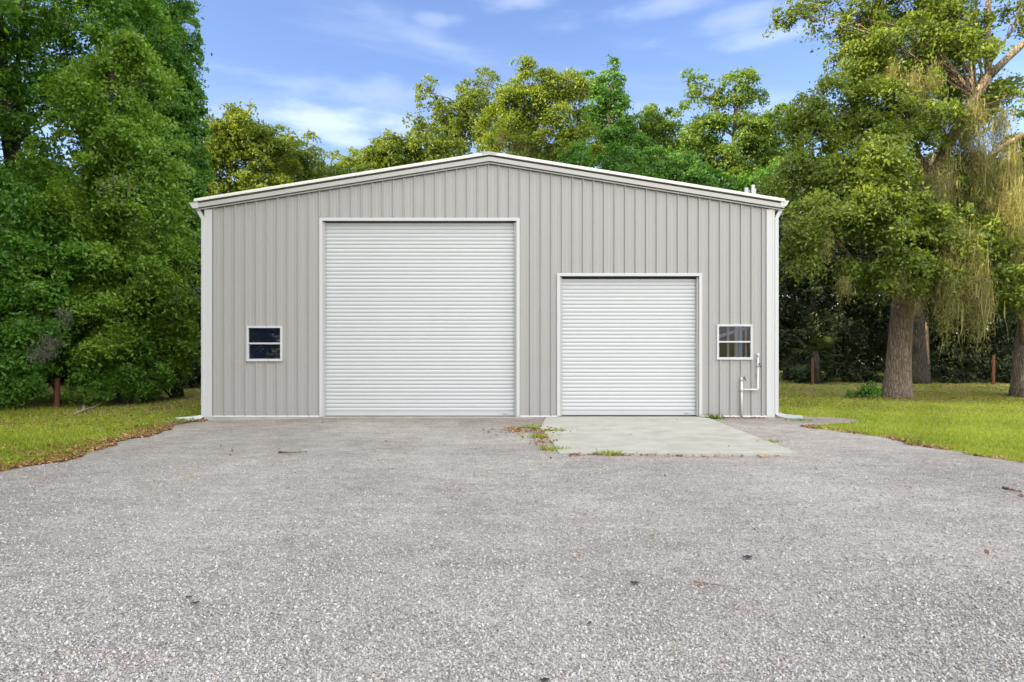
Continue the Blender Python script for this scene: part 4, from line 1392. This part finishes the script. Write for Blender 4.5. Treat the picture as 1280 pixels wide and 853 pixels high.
# thin, brown ground under the trees
tree_d = np.where(x < 0, np.clip((-x - 6.5 - 0.55 * np.clip(21 - y, 0, 8)) / 2.2, 0, 1) * 0 + np.clip((y - 12.5 + (-x - 7.0) * 0.45) / 7.5, 0, 1), np.clip((y - 14.5) / 8, 0, 1))
keep &= rg.random(len(x)) < np.clip(1.05 - 0.75 * tree_d * (0.75 + 0.9 * (1 - lawn_noise(x, y))), 0.12, 1)
x, y, td = x[keep], y[keep], tree_d[keep]
z = hgt(x, y) - 0.012
n = len(x)
hh = rg.uniform(0.025, 0.065, n) * (0.75 + 0.5 * lawn_noise(x, y))
a = rg.uniform(0, 2 * np.pi, n)
w = rg.uniform(0.0035, 0.008, n) * np.clip(y / 11, 0.8, 2.0)
ln = rg.normal(size=(n, 2)) * hh[:, None] * 0.55
V = np.empty((n, 3, 3))
V[:, 0] = np.stack([x - np.cos(a) * w, y - np.sin(a) * w, z], 1)
V[:, 1] = np.stack([x + np.cos(a) * w, y + np.sin(a) * w, z], 1)
V[:, 2] = np.stack([x + ln[:, 0], y + ln[:, 1], z + hh], 1)
var = np.repeat(np.clip(0.55 * rg.random(n) + 0.55 * (1 - lawn_noise(x, y)) * 0.8 + 0.1, 0, 1), 3)
grass = link_mesh('grass', np_mesh('grass', V.reshape(-1, 3), np.arange(3 * n).reshape(n, 3), False, {'var': var}), L_GRASS)
tag(grass, 'short yellow green lawn grass on both sides of the drive', 'grass', kind='stuff')

# leaf litter: along the ragged drive edges, at the pad and under the trees
pts = []
yy = rg.uniform(8, 14.6, 5200)
xl = np.array([edge_x(LEFT_EDGE, q, 0.7) for q in yy]) - rg.exponential(0.42, len(yy)) * np.clip((14.6 - yy) / 4, 0.25, 1.2) * (0.55 + 0.6 * np.sin(1.3 * yy + 0.5) ** 2) + 0.10
pts.append(np.stack([xl, yy], 1))
yy = rg.uniform(8.5, 13.2, 1100)
yy = yy[rg.random(len(yy)) < np.clip(0.5 + 0.9 * np.sin(2.3 * yy) * np.sin(5.1 * yy + 1), 0.05, 1)]
xr = np.array([edge_x(RIGHT_EDGE, q, 2.2) for q in yy]) + rg.exponential(0.10, len(yy)) - 0.07
pts.append(np.stack([xr, yy], 1))
q = rg.normal(size=(260, 2)) * np.array([0.30, 0.22]) + np.array([0.30, 12.35])
pts.append(q)
q = rg.normal(size=(160, 2)) * np.array([0.12, 0.6]) + np.array([0.50, 11.2])
pts.append(q)
q = np.stack([rg.uniform(0.75, 3.9, 200), 9.70 + rg.normal(size=200) * 0.035 - 0.03], 1)  # leaves at the pad front, also standing in for its thin edge shadow
pts.append(q[(q[:, 0] < 2.4) | (rg.random(200) < 0.3)])
q = np.stack([rg.uniform(4.1, 5.4, 120), 14.38 + rg.normal(size=120) * 0.05], 1)
pts.append(q)
q = np.stack([rg.uniform(6, 19, 11000), 1 / rg.uniform(1 / 27, 1 / 14.5, 11000)], 1)
q = q[rg.random(len(q)) < np.clip((q[:, 1] - 14.5) / 5 * (1.5 * lawn_noise(q[:, 0], q[:, 1]) - 0.1), 0.03, 1)]
pts.append(q)
q = np.stack([rg.uniform(-14, -6.6, 2600), 1 / rg.uniform(1 / 24, 1 / 13.0, 2600)], 1)
pts.append(q)
q = np.stack([rg.uniform(-6, 6, 45), rg.uniform(5, 14, 45)], 1)
pts.append(q)
q = rg.normal(size=(500, 2)) * np.array([0.9, 0.5]) + np.array([11.3, 19.3])
pts.append(q)
q = rg.normal(size=(500, 2)) * np.array([1.2, 0.5]) + np.array([14.8, 19.2])
pts.append(q)
Q = np.concatenate(pts)
P = np.stack([Q[:, 0], Q[:, 1], hgt(Q[:, 0], Q[:, 1]) + rg.uniform(0.006, 0.022, len(Q))], 1)
onp = (P[:, 0] > 0.66) & (P[:, 0] < 4.05) & (P[:, 1] > 9.72) & (P[:, 1] < 14.44)
P[onp, 2] = pz + 0.006
V, F, var = leaf_quads(P, unit(np.array([0, 0, 1.0]) + rg.normal(size=P.shape) * 0.35), rg, 0.062, 0.036, rg.random(len(P)))
lit = link_mesh('leaf_litter', np_mesh('leaf_litter', V, F, False, {'var': var}), L_DRY)
tag(lit, 'brown fallen oak leaves along the drive edges and under trees', 'leaf litter', kind='stuff')

# loose stones on the nearer gravel
n = 120000
y = 1 / rg.uniform(1 / 9.5, 1 / 2.6, n)
x = rg.uniform(-1, 1, n) * np.minimum(0.80 * y, 6.4)
ok = ~((x > 0.6) & (x < 4.1) & (y > 9.6))
x, y = x[ok], y[ok]
n = len(x)
s = rg.uniform(0.004, 0.0085, n) * rg.uniform(0.7, 1.3, n)
oc = np.array([[1, 0, 0], [0, 1, 0], [-1, 0, 0], [0, -1, 0], [0, 0, 0.75], [0, 0, -0.75]], float)
of = np.array([[0, 1, 4], [1, 2, 4], [2, 3, 4], [3, 0, 4], [1, 0, 5], [2, 1, 5], [3, 2, 5], [0, 3, 5]])
V = oc[None] * (1 + rg.normal(size=(n, 6, 1)) * 0.25) * s[:, None, None]
an = rg.uniform(0, 6.28, n)
ca_, sa_ = np.cos(an)[:, None], np.sin(an)[:, None]
tl = rg.normal(size=(n, 2)) * 0.5
vx, vy, vz = V[..., 0], V[..., 1], V[..., 2]
V = np.stack([vx * ca_ - vy * sa_, vx * sa_ + vy * ca_, vz + vx * tl[:, :1] + vy * tl[:, 1:]], -1)
V += np.stack([x, y, hgt(x, y) + s * 0.35], 1)[:, None]
F = (of[None] + (np.arange(n) * 6)[:, None, None]).reshape(-1, 3)
stones = link_mesh('gravel_stones', np_mesh('gravel_stones', V.reshape(-1, 3), F, False, {'var': np.repeat(rg.random(n), 6), 'var2': np.repeat(rg.random(n), 6)}), stone_mat())
tag(stones, 'loose crushed grey stones lying on the gravel drive', 'gravel', kind='stuff')


# ------------------------------------------------------------------ weeds and bits on the ground
def weed(x, y, w, h, n, mat, label, seed, z=None, group='weed tufts round the concrete pad'):
    rg = np.random.default_rng(seed)
    b = gnd(x, y)
    if z is not None:
        b[2] = z
    o = thing('weed_tuft', tuple(b), label, 'weed', group)
    px_ = rg.normal(size=n) * w * 0.45
    py_ = rg.normal(size=n) * w * 0.22
    a = rg.uniform(0, 6.28, n)
    hh = h * rg.uniform(0.4, 1.1, n)
    ww = rg.uniform(0.004, 0.009, n)
    le = rg.normal(size=(n, 2)) * hh[:, None] * 0.6
    V = np.empty((n, 4, 3))
    V[:, 0] = np.stack([px_ - np.cos(a) * ww, py_ - np.sin(a) * ww, 0 * a], 1)
    V[:, 1] = np.stack([px_ + np.cos(a) * ww, py_ + np.sin(a) * ww, 0 * a], 1)
    V[:, 2] = np.stack([px_ + le[:, 0] * 0.5 + np.cos(a) * ww, py_ + le[:, 1] * 0.5 + np.sin(a) * ww, hh * 0.65], 1)
    V[:, 3] = np.stack([px_ + le[:, 0], py_ + le[:, 1], hh], 1)
    link_mesh('blades', np_mesh('blades', V.reshape(-1, 3), np.arange(4 * n).reshape(n, 4), False, {'var': np.repeat(rg.random(n), 4)}), mat, o)


weed(0.70, 12.22, 0.55, 0.06, 150, L_GRASS, 'green weeds growing out of the notch in the pad', 1)
weed(0.34, 12.75, 0.30, 0.09, 110, L_GRASS, 'olive weed tuft at the pad corner near the wall', 2)
weed(0.44, 11.4, 0.20, 0.10, 110, L_GRASS, 'yellowish weed tuft halfway along the left pad edge', 3)
weed(0.62, 10.1, 0.22, 0.09, 110, L_GRASS, 'bright green weed tuft at the near left pad corner', 4)
weed(1.42, 9.70, 0.24, 0.09, 120, L_GRASS, 'weed tuft growing at the front edge of the pad', 5)
weed(4.22, 14.2, 0.20, 0.13, 110, L_OLIVE, 'green weeds between the smaller door and the taps', 6)
weed(4.12, 11.0, 0.25, 0.07, 110, L_GRASS, 'low weeds along the right pad edge', 7)
weed(-6.85, 14.2, 0.30, 0.10, 160, L_SHRUB, 'green weeds around the left downspout outlet', 8)
weed(5.9, 14.0, 0.35, 0.07, 120, L_MID, 'dark weeds at the outlet of the right downspout', 9)


def stick(pts, r, label, cat='stick', name='twig', mat=None):
    m = MB()
    for p in pts:
        m.tube(p, [r * (1 - 0.6 * i / (len(p) - 1)) for i in range(len(p))], 7)
    o = m.build(name, mat or M_BARK)
    tag(o, label, cat)
    return o


def G(px, py, dz=0.02):
    p = gpt(px, py)
    p[2] += dz
    return p


M_PALE = bark_mat('bleached dead wood', (0.24, 0.18, 0.13), (0.42, 0.34, 0.26), (0.52, 0.45, 0.36))
stick([[G(94, 515, 0.03), G(104, 512.5, 0.06), G(118, 509, 0.07), G(131, 504, 0.14)], [G(104, 512.5, 0.06), G(105, 508.5, 0.12)]], 0.028, 'pale fallen branch on the left lawn before the shrubs', 'branch', 'fallen_branch', M_PALE)
stick([[G(348, 563.5), G(366, 564), G(384, 563.2)]], 0.014, 'straight dark twig on the gravel before the taller door')
stick([[G(868, 724.5), G(885, 728, 0.025), G(915, 731.5)]], 0.004, 'thin bent twig with a brown leaf on the near gravel')
stick([[G(1254, 610), G(1266, 613), G(1278, 615)]], 0.016, 'dark twig on the gravel by the right frame edge')
stick([[G(338, 766), G(346, 767), G(356, 767)]], 0.005, 'tiny twig on the near gravel left of centre')


def fallen(px, py, L, W, a, label, mat, curl=0.4):
    p = gpt(px, py)
    m = MB()
    n = 6
    ca, sa = math.cos(a), math.sin(a)
    top, bot = [], []
    for i in range(n + 1):
        t = i / n
        w = W * math.sin(math.pi * (0.06 + 0.90 * t)) ** 0.8 * (1 + 0.25 * math.sin(13 * t)) / 2
        u = (t - 0.5) * L
        z = 0.014 + curl * L * (t - 0.5) ** 2
        for s, dz in ((-1, 0.25 * w), (0, 0.0), (1, 0.25 * w)):
            xx, yy = u * ca - s * w * sa, u * sa + s * w * ca
            top.append((p[0] + xx, p[1] + yy, p[2] + z + dz))
    bot = [(x, y, z - 0.0015) for x, y, z in top]
    f = []
    N = len(top)
    for i in range(n):
        for k in range(2):
            q = (i * 3 + k, i * 3 + k + 1, i * 3 + k + 4, i * 3 + k + 3)
            f.append(q)
            f.append(tuple(N + j for j in q[::-1]))
    for i in range(n):
        for k in (0, 2):
            f.append((i * 3 + k, i * 3 + 3 + k, N + i * 3 + 3 + k, N + i * 3 + k))
    m.add(top + bot, f, True)
    o = m.build('fallen_leaf', mat)
    tag(o, label, 'leaf', 'single leaves on the gravel')


def flat_mat(name, c):
    m = NT(name)
    m.base(m.mix(m.range(m.noise(40, 4), 0.35, 0.65), c, tuple(v * 1.7 for v in c))).setp(Roughness=0.6)
    return m.m


D1, D2 = flat_mat('blackened leaf', (0.018, 0.017, 0.018)), flat_mat('brown leaf', (0.13, 0.055, 0.025))
fallen(934.5, 694.5, 0.078, 0.052, 0.1, 'larger blackened leaf on the gravel right of centre', D1)
fallen(793.5, 725.0, 0.062, 0.042, -0.3, 'smaller blackened leaf on the gravel near the centre', D1)
fallen(875, 727.5, 0.035, 0.018, 0.2, 'small brown leaf caught on the thin bent twig', D2)
fallen(244, 751, 0.055, 0.030, 0.5, 'dark curled leaf on the near gravel at left', D1)
fallen(236, 744, 0.045, 0.026, -0.2, 'dark leaf just behind the curled one at left', D1)
fallen(681, 851, 0.045, 0.035, 0.3, 'dark leaf at the very bottom of the drive', D1)
fallen(737, 777, 0.035, 0.018, 0.9, 'narrow dark leaf on the near gravel below centre', D1)
fallen(652, 731, 0.030, 0.018, 0.0, 'tiny dark leaf on the gravel at centre', D1)
